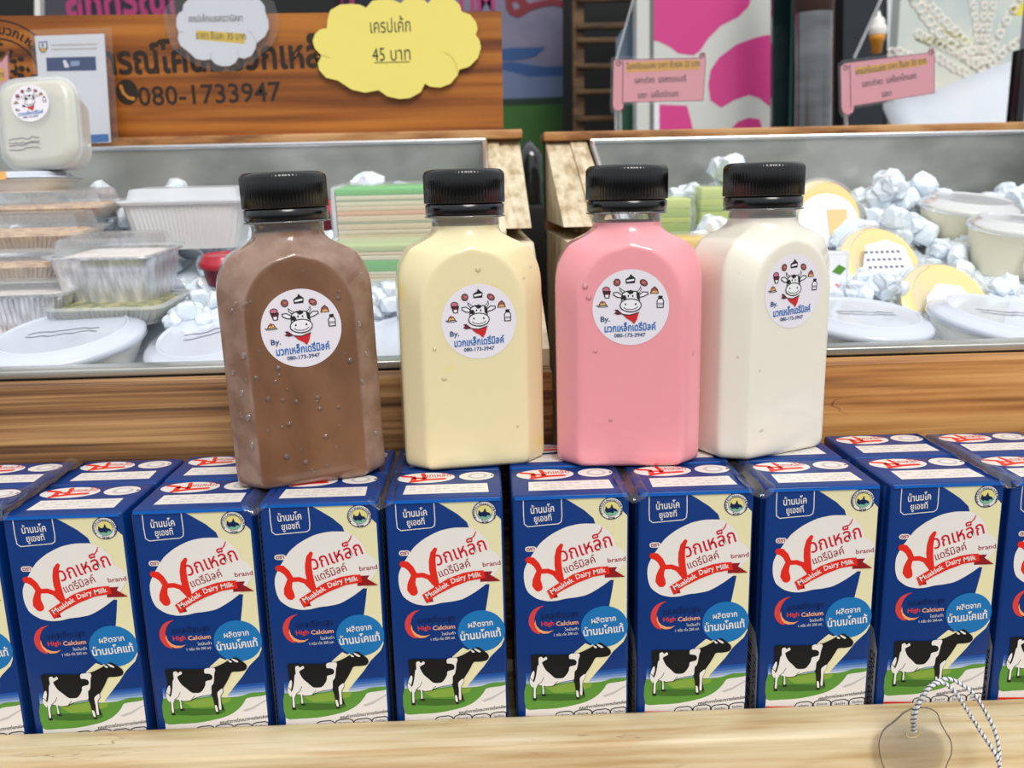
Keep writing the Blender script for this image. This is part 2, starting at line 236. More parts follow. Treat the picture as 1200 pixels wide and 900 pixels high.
# printed artwork of the carton front, millimetres from its top left corner
G_FRONT = [
['p','m1',1,[[4.01,-77.19],[16.52,-77.36],[30.72,-77.29],[46.75,-76.41],[46.78,-80.85],[30.71,-80.68],[3.95,-80.05]]],
['p','m2',1,[[3.98,-78.39],[16.51,-78.56],[30.72,-78.49],[46.76,-77.61],[46.79,-82.06],[30.71,-81.89],[3.93,-81.25]]],
['p','m3',1,[[3.96,-79.53],[16.49,-79.71],[30.72,-79.64],[46.77,-78.76],[46.8,-83.21],[30.7,-83.04],[3.91,-82.4]]],
['p','m4',1,[[3.94,-80.68],[16.48,-80.85],[30.71,-80.79],[46.78,-79.91],[46.8,-84.37],[30.7,-84.19],[3.88,-83.55]]],
['p','m5',1,[[3.92,-81.72],[16.47,-81.9],[30.71,-81.83],[46.78,-80.96],[46.81,-85.42],[30.7,-85.24],[3.86,-84.6]]],
['p','cream',2,[[19.36,0.18],[33.6,0.49],[36.31,-1.36],[44.05,-7.84],[45.97,-9.59],[46.13,-37.21],[33.99,-36.74],[33.11,-13.22],[32.21,-10.3],[28.59,-6.81],[23.17,-3.04],[19.58,-0.77]]],
['p','cream',2,[[39.42,-32.0],[46.38,-21.46],[46.62,-61.69],[31.95,-61.09],[38.51,-48.42],[39.67,-41.94],[40.58,-36.0]]],
['p','cream',2,[[24.16,-68.46],[28.65,-64.54],[30.76,-65.65],[38.29,-61.6],[44.16,-58.78],[46.54,-56.84],[46.57,-61.43],[44.42,-64.42],[40.19,-68.62],[36.89,-73.39],[33.57,-77.41],[30.71,-80.94],[29.76,-82.47],[27.85,-82.39],[25.97,-79.7]]],
['p','offw',2,[[3.9,-82.93],[21.2,-82.63],[46.79,-81.9],[46.9,-100.45],[3.36,-98.65]]],
['q','grass',3,[[3.92,-81.98],[10.76,-83.22],[23.59,-81.68],[27.85,-82.5],[30.71,-82.52],[35.46,-82.2],[40.22,-80.83],[44.97,-80.77],[46.78,-80.59],[46.79,-82.06],[43.08,-82.63],[37.84,-83.35],[36.41,-85.39],[34.5,-87.68],[31.63,-89.93],[27.81,-91.61],[22.07,-92.95],[16.33,-93.75],[9.65,-93.88],[3.69,-93.46]]],
['p','grassl',4,[[11.7,-83.79],[23.58,-82.21],[27.85,-82.92],[31.66,-82.82],[30.7,-84.61],[24.03,-86.43],[15.46,-86.58]]],
['p','grassd',4,[[6.9,-87.26],[11.66,-86.68],[18.78,-87.25],[28.3,-87.67],[28.77,-89.01],[25.91,-90.2],[16.37,-90.31],[9.24,-89.73]]],
['p','foldg',3,[[35.46,-88.77],[40.23,-87.13],[46.71,-84.15],[46.71,-84.78],[40.23,-88.3],[36.89,-89.47]]],
['p','red',3,[[3.49,-96.74],[16.05,-97.3],[16.02,-99.22],[3.45,-98.66]]],
['s','black',4,[[16.03,-99.06],[16.05,-96.82],[16.64,-95.94],[17.98,-95.47],[21.57,-95.21],[22.9,-95.69],[23.47,-96.36],[23.45,-99.4]],[0.42,0.42,0.42,0.42,0.42,0.42,0.42,0.42]],
['t', 'black', 4, 'พลังงาน', 19.63, -97.57, 1.4, 4, 4.44, 0.0],
['t', 'black', 4, '120', 19.61, -99.49, 1.78, 4, 0.0, 0.02],
['s','black',4,[[23.83,-99.41],[23.86,-96.37],[24.44,-95.49],[25.78,-95.02],[29.37,-94.76],[30.71,-95.24],[31.28,-95.91],[31.27,-99.75]],[0.42,0.42,0.42,0.42,0.42,0.42,0.42,0.42]],
['t', 'black', 4, 'น้ำตาล', 27.44, -97.12, 1.4, 4, 4.44, 0.0],
['t', 'black', 4, '7', 27.43, -99.04, 1.78, 4, 0.0, 0.02],
['s','black',4,[[31.51,-99.76],[31.52,-96.45],[32.1,-95.57],[33.44,-95.1],[37.03,-94.83],[38.38,-95.32],[38.95,-95.98],[38.96,-100.09]],[0.42,0.42,0.42,0.42,0.42,0.42,0.42,0.42]],
['t', 'black', 4, 'ไขมัน', 35.11, -97.2, 1.4, 4, 4.44, 0.0],
['t', 'black', 4, '7', 35.11, -99.12, 1.78, 4, 0.0, 0.02],
['s','black',4,[[39.1,-100.1],[39.1,-95.93],[39.67,-95.06],[41.01,-94.58],[44.61,-94.32],[45.95,-94.8],[46.53,-95.47],[46.56,-100.44]],[0.42,0.42,0.42,0.42,0.42,0.42,0.42,0.42]],
['t', 'black', 4, 'โซเดียม', 42.7, -96.68, 1.4, 4, 4.44, 0.0],
['t', 'black', 4, '75', 42.7, -98.6, 1.78, 4, 0.0, 0.02],
['t', 'black', 4, 'คุณค่าทางโภชนาการต่อกล่อง', 36.17, -93.57, 1.87, 6, 20.35, 0.015],
['q','white',4,[[3.91,-34.59],[4.06,-31.64],[4.69,-29.69],[6.12,-26.8],[7.39,-24.89],[10.67,-20.14],[15.28,-16.43],[21.24,-13.51],[26.71,-12.41],[31.72,-12.44],[34.0,-12.77],[37.66,-15.31],[40.41,-19.3],[40.87,-21.75],[43.64,-23.8],[45.26,-26.31],[45.18,-28.77],[43.12,-32.14],[39.43,-36.45],[34.33,-40.24],[29.22,-43.03],[24.57,-43.95],[20.86,-44.3],[17.14,-45.06],[13.43,-45.16],[9.27,-44.0],[5.62,-41.11],[4.3,-37.83]]],
['s','red',5,[[5.98,-27.04],[7.35,-27.34],[9.06,-29.12],[10.39,-31.88]],[2.71,2.9,2.62,2.43]],
['s','red',5,[[10.4,-31.39],[9.53,-33.82],[9.04,-35.78],[9.15,-37.77],[9.72,-39.03]],[2.15,2.62,3.27,4.02,3.56]],
['s','red',5,[[10.16,-32.12],[13.61,-32.0],[16.13,-32.99],[18.17,-35.39],[19.17,-36.76]],[2.06,2.06,2.06,2.34,2.25]],
['s','red',5,[[19.17,-36.67],[18.29,-33.17],[17.78,-29.7],[17.72,-26.26],[18.22,-22.86],[19.15,-21.19]],[2.25,2.81,2.9,2.71,2.25,1.59]],
['t', 'crim', 5, 'วกเหล็ก', 29.76, -25.14, 8.19, 17, 21.29, 0.012],
['s','crim',5,[[33.68,-17.35],[34.91,-15.94],[35.55,-14.27]],[0.37,0.56,0.37]],
['t', 'crimd', 5, 'แดรีมิลค์', 26.97, -31.03, 4.58, 19, 13.33, 0.008],
['t', 'crimd', 5, 'brand', 41.54, -29.02, 2.81, 5, 7.25, 0.012],
['s','white',4,[[5.75,-22.39],[8.03,-22.38]],[2.25,2.25]],
['t', 'crimd', 5, 'ตรา', 6.88, -23.02, 2.25, 3, 3.27, 0.03],
['p','redd',6,[[36.88,-31.41],[41.73,-31.34],[40.81,-32.79],[44.98,-35.67],[36.65,-35.75]]],
['p','redd',6,[[14.6,-43.96],[17.62,-43.58],[16.95,-41.3],[14.86,-41.97]]],
['p','red',7,[[13.03,-40.5],[18.15,-37.22],[23.72,-33.77],[30.19,-31.55],[34.34,-30.92],[38.13,-30.76],[38.82,-34.1],[32.03,-35.08],[25.54,-37.51],[19.97,-40.27],[17.08,-42.06],[15.29,-44.09],[14.6,-43.96],[13.48,-41.17]]],
['t', 'white', 8, 'Muaklek', 19.75, -39.42, 3.09, 31, 10.53, 0.02],
['t', 'white', 8, 'Dairy', 28.24, -35.03, 3.09, 19, 6.32, 0.02],
['t', 'white', 8, 'Milk', 34.71, -33.7, 2.9, 11, 5.15, 0.02],
['q','redl',3,[[11.91,-47.11],[9.21,-47.76],[6.96,-49.43],[5.65,-52.15],[5.6,-55.18],[6.81,-57.77],[8.56,-59.26],[10.19,-59.53],[8.59,-57.33],[7.92,-55.27],[7.83,-52.74],[8.71,-50.0],[10.13,-48.19]]],
['p','orng',4,[[8.1,-53.26],[8.61,-55.81],[9.99,-57.49],[11.84,-58.38],[13.71,-58.56],[15.68,-58.03],[13.7,-59.32],[11.36,-59.48],[9.5,-58.64],[8.36,-56.81],[7.83,-55.02]]],
['t', 'navy', 3, 'แคลเซียมสูง', 18.35, -52.76, 3.56, 3, 15.2, 0.015],
['t', 'redl', 3, 'High', 13.27, -56.0, 2.71, 3, 5.15, 0.02],
['t', 'ora2', 3, 'Calcium', 21.31, -56.02, 2.71, 3, 9.12, 0.02],
['t', 'white', 3, 'ไขมันต่ำ', 23.06, -58.53, 1.68, 3, 5.61, 0.0],
['t', 'white', 3, '1 กรัม ต่อ 200 มล.', 20.8, -60.63, 1.68, 3, 10.06, 0.0],
['c','sky',3,36.51,-57.35,9.68,9.14],
['t', 'white', 4, 'ผลิตจาก', 36.28, -55.3, 3.37, 5, 10.06, 0.018],
['t', 'white', 4, 'น้ำนมโคแท้', 36.27, -60.5, 4.68, 5, 16.61, 0.022],
['c','navy',4,39.26,-6.33,4.82,4.72],
['c','white',5,39.26,-6.33,4.49,4.37],
['c','navy',6,39.26,-6.33,3.27,3.19],
['c','yel',7,39.26,-6.33,3.09,3.0],
['q','teal',8,[[36.54,-6.85],[39.04,-6.46],[41.99,-7.05],[41.54,-8.47],[40.18,-9.24],[38.13,-9.07],[36.99,-8.31]]],
['p','navy',9,[[36.67,-7.1],[36.99,-5.19],[37.9,-6.18],[38.81,-5.98],[39.49,-4.33],[40.04,-6.02],[41.31,-6.54],[41.77,-7.76],[40.4,-7.47],[39.95,-8.27],[38.36,-7.88],[37.67,-8.19]]],
['t', 'navy', 6, 'ส', 35.84, -8.24, 1.4, 115.0, 0.84, 0.03],
['t', 'navy', 6, 'ห', 35.54, -7.29, 1.4, 99.66666666666666, 0.84, 0.03],
['t', 'navy', 6, 'ก', 35.51, -6.31, 1.4, 84.33333333333334, 0.84, 0.03],
['t', 'navy', 6, 'ร', 35.74, -5.36, 1.4, 69.0, 0.84, 0.03],
['t', 'navy', 6, 'ณ', 36.22, -4.52, 1.4, 53.66666666666666, 0.84, 0.03],
['t', 'navy', 6, 'โ', 36.92, -3.84, 1.4, 38.333333333333314, 0.84, 0.03],
['t', 'navy', 6, 'ค', 37.79, -3.37, 1.4, 23.0, 0.84, 0.03],
['t', 'navy', 6, 'น', 38.76, -3.14, 1.4, 7.666666666666671, 0.84, 0.03],
['t', 'navy', 6, 'ม', 39.76, -3.18, 1.4, -7.666666666666671, 0.84, 0.03],
['t', 'navy', 6, 'ม', 40.73, -3.47, 1.4, -23.0, 0.84, 0.03],
['t', 'navy', 6, 'ว', 41.6, -4.0, 1.4, -38.333333333333336, 0.84, 0.03],
['t', 'navy', 6, 'ก', 42.3, -4.73, 1.4, -53.66666666666666, 0.84, 0.03],
['t', 'navy', 6, 'เ', 42.78, -5.61, 1.4, -69.0, 0.84, 0.03],
['t', 'navy', 6, 'ห', 43.02, -6.57, 1.4, -84.33333333333334, 0.84, 0.03],
['t', 'navy', 6, 'ล', 42.99, -7.56, 1.4, -99.66666666666666, 0.84, 0.03],
['t', 'navy', 6, 'ก', 42.69, -8.49, 1.4, -115.0, 0.84, 0.03],
['t', 'navy', 6, 'ไทย', 39.27, -10.55, 1.22, 0, 2.81, 0.03],
['s','white',3,[[4.33,-0.48],[4.32,-7.86],[4.56,-11.8],[5.9,-12.91],[12.18,-12.46],[18.09,-12.1],[19.28,-11.27],[19.58,-8.88],[19.4,-0.29]],[0.33,0.33,0.33,0.33,0.33,0.33,0.33,0.33,0.33]],
['t', 'white', 3, 'น้ำนมโค', 11.89, -7.17, 4.12, 4, 9.36, 0.015],
['t', 'white', 3, 'ยูเอชที', 12.02, -10.77, 3.74, 4, 7.02, 0.012],
['q','black',5,[[6.28,-68.75],[14.27,-68.98],[21.8,-69.14],[24.16,-68.72],[26.04,-68.54],[27.93,-67.85],[30.29,-66.66],[32.08,-65.55],[33.59,-64.64],[35.0,-64.44],[36.18,-65.26],[38.77,-67.53],[39.25,-69.09],[38.3,-70.45],[35.47,-70.95],[32.96,-71.05],[31.68,-73.28],[30.26,-75.81],[28.68,-78.35],[28.67,-79.92],[27.52,-81.96],[27.56,-84.48],[28.3,-88.2],[27.11,-88.41],[26.16,-87.94],[25.94,-85.46],[26.1,-89.68],[24.81,-89.63],[24.42,-84.87],[23.73,-81.17],[22.64,-81.02],[19.32,-81.66],[16.46,-82.58],[15.5,-83.32],[12.18,-83.55],[11.24,-83.14],[11.51,-86.93],[12.5,-87.5],[11.64,-87.78],[10.32,-87.51],[10.38,-83.1],[8.87,-82.72],[8.09,-84.26],[8.02,-88.62],[8.48,-89.44],[6.62,-89.51],[6.81,-84.1],[6.03,-82.7],[5.03,-80.36],[5.3,-78.81],[6.29,-76.25],[6.14,-71.58]]],
['q','white',6,[[9.31,-70.16],[10.5,-69.7],[11.19,-70.5],[12.38,-69.77],[12.83,-70.83],[11.65,-71.55],[10.69,-72.29],[11.37,-74.39],[12.29,-75.98],[13.92,-77.61],[15.79,-79.52],[16.97,-79.83],[19.34,-79.67],[20.77,-78.17],[21.73,-76.39],[21.98,-74.84],[23.17,-74.37],[24.59,-73.91],[24.98,-72.89],[24.61,-71.84],[23.43,-71.27],[22.02,-71.11],[21.89,-69.5],[22.74,-68.87],[25.95,-68.8],[26.27,-69.84],[25.79,-71.37],[25.44,-73.95],[24.95,-76.0],[24.1,-77.01],[23.74,-80.54],[22.17,-80.89],[19.32,-81.34],[16.46,-82.21],[15.03,-82.99],[12.18,-83.23],[11.15,-82.82],[11.28,-86.66],[10.61,-86.63],[10.53,-82.9],[8.88,-82.41],[7.9,-84.15],[7.74,-88.35],[6.98,-88.31],[7.05,-84.11],[6.76,-81.48],[7.49,-80.47],[8.25,-77.37],[8.78,-73.76],[9.26,-73.26]]],
['q','white',6,[[6.71,-76.27],[7.33,-76.03],[7.39,-77.86],[6.78,-80.44],[6.73,-83.57],[5.8,-82.49],[5.36,-80.38],[5.63,-78.82]]],
['q','white',6,[[26.45,-79.72],[28.35,-78.23],[28.48,-79.8],[27.34,-81.85],[27.21,-87.78],[26.35,-87.74],[26.38,-83.38],[26.2,-80.75]]],
['q','white',6,[[24.7,-85.67],[25.46,-85.96],[25.77,-88.77],[24.96,-88.58]]],
['q','white',6,[[31.94,-65.44],[33.12,-66.01],[33.45,-66.59],[32.41,-66.54]]],
['q','white',6,[[33.21,-64.78],[35.0,-65.52],[36.04,-66.44],[35.38,-66.72],[33.97,-65.84]]],
['p','black',7,[[21.53,-72.49],[23.19,-71.37],[24.61,-71.84],[24.98,-72.89],[24.5,-74.01],[23.17,-74.37],[21.99,-74.32]]],
['s','black',7,[[11.3,-79.06],[10.32,-81.11],[8.64,-82.35]],[0.23,0.23,0.23]],
['s','black',7,[[16.95,-81.14],[15.51,-82.64]],[0.23,0.23]],
['s','black',7,[[5.62,-79.08],[6.78,-80.44]],[0.23,0.28]]]
# ================================================================ the setting
o = MB(); o.box((-2.5, -1.2, -1.02), (3.2, 3.2, -1.0), noise_col(mat('paving', (120, 118, 112), 0.8), (104, 102, 98), (138, 134, 128), (6, 6, 6))); tag(o.build('floor'), kind='structure')
o = MB(); o.box((-2.5, 2.0, -1.0), (0.62, 2.05, 1.6), nearblack); tag(o.build('wall_back'), kind='structure')
o = MB(); o.box((-0.45, -0.06, -0.138), (0.95, 0.44, -0.118), woodT); 
for x in (-0.4, 0.9):
    for y in (0.0, 0.4): o.box((x-0.02, y-0.02, -1.0), (x+0.02, y+0.02, -0.138), woodT)
tag(o.build('counter'), 'plain wooden counter carrying the milk cartons and display crates', 'counter')
o = MB(); o.box((-0.3, -0.0225, -0.116), (0.75, -0.0012, -0.0945), woodT, bev=0.0015); tag(o.build('plank', None, (0, 0, 0), (0, 0.0055, 0)), 'pale raw wooden plank along the counter edge in front of the cartons', 'plank')

# ================================================================ milk cartons
CW, CD, CH = 0.0466, 0.0352, 0.118
def carton_mesh():
    b = MB(); B = bmesh.new(); bmesh.ops.create_cube(B, size=1)
    for v in B.verts: v.co = Vector(((v.co.x+0.5)*CW, (v.co.y+0.5)*CD, (v.co.z-0.5)*CH))
    bmesh.ops.bevel(B, geom=[e for e in B.edges], offset=0.0013, segments=3, affect='EDGES', profile=0.5)
    b.add(B, blue, None, True)
    F = FRONT(0, 0, 0); k = 0.001; LZ = 0.00003
    cl = lambda P: [(min(max(x*k, 0.0009), CW-0.0009), min(max(y*k, -CH+0.001), -0.0009)) for x, y in P]
    for rank, op in enumerate(sorted(G_FRONT, key=lambda q: q[2])):
        z = 0.00005+rank*0.000005; m = PM[op[1]]
        if op[0] == 'p': b.poly(cl(op[3]), m, F, z)
        elif op[0] == 'q': b.spoly(cl(op[3]), m, F, z)
        elif op[0] == 's': b.stroke(cl(op[3]), [q*k for q in op[4]], m, F, z)
        elif op[0] == 'c': b.disc(op[3]*k, op[4]*k, op[5]*k, op[6]*k, m, F, z)
        elif op[0] == 't': b.text(op[3], op[4]*k, op[5]*k, op[6]*k, m, F, z, op[7], op[8]*k, op[9])
    b.poly([(0.0015, -0.099), (CW-0.0015, -0.099), (CW-0.0015, -CH+0.002), (0.0015, -CH+0.002)], PM['red'], F, 0.0006)
    b.poly([(0.001, -0.0016), (CW-0.001, -0.0016), (CW-0.001, -0.0003), (0.001, -0.0003)], bluel, F, 0.00065)  # brighter blue strip paints in the light caught by the upward-facing top edge
    # printed top
    T = Matrix.Identity(4); z = 0.00008
    b.poly([(0.0068, 0.0055), (0.0412, 0.0055), (0.0406, 0.0165), (0.0073, 0.0165)], white, T, z)
    for j in range(3):
        for i in range(9):
            if (i*7+j*5) % 4: b.poly([(0.009+i*0.0034, 0.0078+j*0.0028), (0.0115+i*0.0034, 0.0078+j*0.0028), (0.0115+i*0.0034, 0.0086+j*0.0028), (0.009+i*0.0034, 0.0086+j*0.0028)], PM['foldg'], T, z+LZ)
    b.disc(0.0148, 0.0258, 0.0122, 0.0068, white, T, z)
    b.stroke([(0.005, 0.0285), (0.0095, 0.0272), (0.0098, 0.0225)], [0.0022, 0.002, 0.0026], PM['red'], T, z+LZ)
    b.stroke([(0.0098, 0.026), (0.0135, 0.0252), (0.0148, 0.0228)], 0.0018, PM['red'], T, z+LZ); b.stroke([(0.0148, 0.0228), (0.0132, 0.0312)], 0.0018, PM['red'], T, z+LZ)
    b.stroke([(0.009, 0.021), (0.0155, 0.0232), (0.0225, 0.0238)], 0.0022, PM['red'], T, z+2*LZ)
    b.text('วกเหล็ก', 0.0198, 0.0262, 0.0062, PM['crim'], T, z+LZ, 4, 0.011, 0.01)
    b.disc(0.0362, 0.0262, 0.0074, 0.0056, white, T, z); b.disc(0.0366, 0.0262, 0.0042, 0.0036, PM['foldg'], T, z+LZ); b.disc(0.0366, 0.0262, 0.0028, 0.0024, PM['offw'], T, z+2*LZ)
    b.poly([(0.0422, 0.0252), (0.0436, 0.0262), (0.0422, 0.0272)], black, T, z+LZ)
    # left side: light bands and the barcode panel; right side: silver panel of small print
    Ls = Matrix(((0, 0, -1, 0), (-1, 0, 0, CD), (0, 1, 0, 0), (0, 0, 0, 1)))
    b.poly([(0.029, -0.002), (0.0315, -0.002), (0.0315, -0.116), (0.029, -0.116)], bluel, Ls, 0.00005)
    b.poly([(0.006, -0.062), (0.029, -0.066), (0.0335, -0.074), (0.0335, -0.114), (0.006, -0.114)], white, Ls, 0.00008)
    for i in range(22):
        y = -0.072-i*0.0018; b.poly([(0.010, y), (0.025, y), (0.025, y-(0.0012 if i % 3 else 0.0006)), (0.010, y-(0.0012 if i % 3 else 0.0006))], black, Ls, 0.00012)
    b.text('8 850200 200052', 0.0318, -0.094, 0.0062, black, Ls, 0.00012, 90, 0.036, 0.01)
    Rs = Matrix(((0, 0, 1, CW), (1, 0, 0, 0), (0, 1, 0, 0), (0, 0, 0, 1)))
    b.poly([(0.008, -0.004), (0.030, -0.004), (0.030, -0.114), (0.008, -0.114)], silver, Rs, 0.00006)
    for i in range(40):
        y = -0.008-i*0.0026; b.poly([(0.010, y), (0.018+(i*37 % 11)*0.001, y), (0.018+(i*37 % 11)*0.001, y-0.0011), (0.010, y-0.0011)], ink, Rs, 0.0001)
    return b
CX = [-0.0502, -0.0004, 0.0495, 0.0990, 0.1483, 0.1987, 0.2488, 0.3000, 0.3505, 0.3998, 0.4490]
CZ = [-0.0006, -0.0009, -0.0003, 0.0006, 0.0005, 0.0003, 0.0002, 0.0002, 0.0, -0.0006, -0.0008]
FL = ['blue milk carton cut off by the left edge, front row', 'first whole blue milk carton from the left in the front row', 'front-row blue milk carton left of the one below the brown bottle, barcode side in shadow',
      'front-row blue milk carton directly below the chocolate brown bottle', 'front-row blue milk carton directly below the pale yellow bottle', 'front-row blue milk carton below the gap between yellow and pink bottles',
      'front-row blue milk carton directly below the pink bottle', 'front-row blue milk carton directly below the white milk bottle', 'front-row blue milk carton with the silver cord loop hanging over it',
      'blue milk carton cut off by the right edge, front row', 'blue milk carton beyond the right edge, front row']
BL = ['blue milk carton at the left edge of the back row, only its top showing', 'back-row blue milk carton behind the first whole front carton, only its top showing', 'back-row blue milk carton left of the brown bottle, only its top showing',
      'back-row blue milk carton hidden behind the brown bottle', 'back-row blue milk carton behind the yellow bottle, left side', 'back-row blue milk carton peeking out between yellow and pink bottles',
      'back-row blue milk carton hidden behind the pink bottle', 'back-row blue milk carton behind the white bottle', 'back-row blue milk carton right of the white bottle, behind the corded one',
      'back-row blue milk carton near the right edge, second from right', 'back-row blue milk carton at the far right edge, only a sliver of top']
first = None; r = random.Random(3)
for row in (0, 1):
    for i, x in enumerate(CX):
        if row == 0 and i == 10: continue
        if first is None: first = c = carton_mesh().build('milk_carton')
        else: c = first.copy(); COL.objects.link(c)
        h = CZ[i] + (row and r.uniform(-0.0006, 0.0004)); jx = row and r.uniform(-0.0006, 0.0006)
        c.location = (x+jx, row*(CD+0.0016), h); c.scale = (1, 1, (CH+h)/CH)
        tag(c, (FL, BL)[row][i], 'milk carton', 'blue milk cartons in the %s row' % ('front', 'back')[row])
# shrink film left over the gaps of each six-pack
def film_strip(x0, x1, name_label, seed):
    b = MB(); r = random.Random(seed); ny, nx = 16, 5; vs = []; fs = []
    xm = (x0+x1)/2; wd = (x1-x0)/2+0.0035
    for j in range(ny+1):
        y = -0.0015+j*(0.0745/ny)
        for i in range(nx+1):
            u = i/nx*2-1; sag = -0.0022*(1-abs(u))**1.2*(1 if j > 0 else 2)
            vs.append((xm+u*wd+r.uniform(-0.0006, 0.0006), y, 0.0007+sag+r.uniform(-0.0004, 0.0006)))
    for i in range(nx+1): u = i/nx*2-1; vs.append((xm+u*wd*0.8, -0.0016, -0.0015-0.002*(1-abs(u))+r.uniform(-0.0008, 0.0008)))
    n = nx+1
    for j in range(ny): fs += [(j*n+i, j*n+i+1, (j+1)*n+i+1, (j+1)*n+i) for i in range(nx)]
    q = (ny+1)*n; fs += [(q+i, q+i+1, i+1, i) for i in range(nx)]
    b.faces(vs, fs, film, None, True); return tag(b.build('shrink_film'), name_label, 'plastic film', 'strips of clear shrink film between cartons')
GL = {0: 'strip of clear shrink film left of the first whole carton', 2: 'strip of clear wrinkled film between the second and third whole cartons', 3: 'strip of clear film between cartons under the brown and yellow bottles',
      5: 'strip of clear film in front of the pink bottle\'s left side', 6: 'strip of clear wrinkled film between the cartons below pink and white bottles', 8: 'strip of clear wrinkled film at the right end between the last two cartons'}
for i, l in GL.items(): film_strip(CX[i]+CW, CX[i+1], l, i)

# ================================================================ bottles
W2, D2, NR = 0.0310, 0.0205, 0.0146
def bottle_ring(z, n=176):
    zs, zn, zp = 0.074, 0.1035, 0.0945
    if z < zs: wo, wp = W2, W2-0.0092
    else:
        t = min(1, (z-zs)/(zn-zs)); wo = 0.0140+(W2-0.0140)*max(0, 1-t**3)**1.05
        t2 = (z-zs+0.004)/(zp-zs+0.004); wp = (W2-0.0092)*math.sqrt(1-t2*t2) if t2 < 1 else -0.012*(t2-1)/0.45
    if zs-0.004 < z < zs: t2 = (z-zs+0.004)/(zp-zs+0.004); wp = (W2-0.0092)*math.sqrt(1-t2*t2)
    c = 0.0088; pts = []
    q = max(0.0, min(1.0, (z-0.0940)/(0.1035-0.0940))); q = q*q*(3-2*q)
    for i in range(n):
        a = 2*math.pi*i/n; cx, sy = abs(math.cos(a)), abs(math.sin(a)); p = 90
        nx, ny = c, max(wo-wp, 0.004); l = math.hypot(nx, ny); h = (nx*wp+ny*D2)/l
        v = ((cx/wo)**p+(sy/D2)**p+(max(0, (nx*cx+ny*sy)/l)/h)**p)**(-1/p)
        rr = v*(1-q)+NR*q; pts.append((rr*math.cos(a), rr*math.sin(a), z))
    return pts
def bottle(name, liquid, loc, rot, label, sz, sx, fill, drops, seed, lean=(0, 0)):
    root = empty(name, loc, (lean[0], lean[1], rot)); tag(root, label, 'bottle', 'filled plastic milk bottles standing on the cartons')
    b = MB(); zs = [0.0038, 0.006]+[0.006+i*0.063/10 for i in range(1, 11)]+[0.069+i*0.0345/30 for i in range(1, 31)]
    def sc_(ring, k, z): return [(x*k, y*k, z) for x, y, _ in ring]
    R0 = bottle_ring(0.0038); rings = [sc_(R0, 0.86, 0.0005), sc_(R0, 0.93, 0.0), sc_(R0, 0.975, 0.0011), sc_(R0, 0.993, 0.0023)]+[bottle_ring(z) for z in zs]
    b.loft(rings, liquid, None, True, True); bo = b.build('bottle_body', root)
    b = MB(); b.lathe([(NR-0.0012, 0.1025), (NR-0.0012, fill), (0, fill)], liquid, 40, cap0=False); b.build('milk_fill', root)
    b = MB(); b.lathe([(NR, 0.1029), (NR, 0.1062), (0.0150, 0.1066), (0.0174, 0.1069), (0.0174, 0.1075), (0.0150, 0.1079), (0.0145, 0.1092)], pet, 56); b.build('bottle_neck', root)
    # cap with knurled skirt and tamper band
    b = MB(); n = 216; R = 0.0171
    def knurl(rr, z, amp): return [((rr+amp*(0.5+0.5*math.cos(i*2*math.pi/3)))*math.cos(2*math.pi*i/n), (rr+amp*(0.5+0.5*math.cos(i*2*math.pi/3)))*math.sin(2*math.pi*i/n), z) for i in range(n)]
    b.loft([knurl(R-0.0004, 0.1127, 0), knurl(R-0.0001, 0.1130, 0.0004), knurl(R-0.0001, 0.1247, 0.0004), knurl(R-0.0004, 0.1259, 0.0001), knurl(R-0.0014, 0.1267, 0), knurl(R-0.003, 0.1269, 0), knurl(0.0002, 0.1269, 0)], blackp)
    cap = b.build('cap', root)
    b = MB(); b.lathe([(R-0.0012, 0.1079), (R-0.0006, 0.1078), (R-0.0001, 0.1081), (R-0.0001, 0.1121), (R-0.0008, 0.1126), (R-0.0016, 0.1128)], blackp, 64); b.build('tamper_band', cap)
    # sticker
    b = MB(); RS = 0.0158; F = FRONT(sx, -D2-0.0001, sz)
    b.slab([(RS*math.cos(2*math.pi*i/64), RS*math.sin(2*math.pi*i/64)) for i in range(64)], 0.00025, mat('sticker_paper', (232, 226, 234), 0.5), F)
    sticker_art(b, F, RS); b.build('sticker', root, (0, 0, 0))
    if drops:
        b = MB(); r = random.Random(seed); dm = clear('water_drop', (255, 255, 255), body=0.04, gloss=0.35, rough=0.02)
        for k in range(drops):
            x = r.uniform(-0.028, 0.028); z = r.uniform(0.004, 0.090)
            rg = bottle_ring(z); y = min((abs(p[0]-x), p[1]) for p in rg if p[1] < 0)[1]
            if math.hypot(x-sx, z-sz) < RS+0.002: continue
            s_ = r.uniform(0.0005, 0.0014); B = bmesh.new(); bmesh.ops.create_uvsphere(B, u_segments=10, v_segments=6, radius=1)
            for v in B.verts: v.co = Vector((x+v.co.x*s_*r.uniform(0.9, 1.1)*(1.3 if k % 4 == 0 else 1), y+v.co.y*s_*0.45, z+v.co.z*s_))
            b.add(B, dm, None, True)
        tag(b.build('water_droplets', root), kind='stuff')
    return root
SA = {k: mat('sticker_'+k, v, 0.5) for k, v in dict(k=(24, 22, 26), w=(238, 236, 240), r=(200, 30, 34), d=(96, 22, 44), b=(30, 110, 180), n=(24, 72, 120), p=(200, 110, 130), o=(226, 170, 100), br=(150, 80, 66), g=(170, 160, 175)).items()}
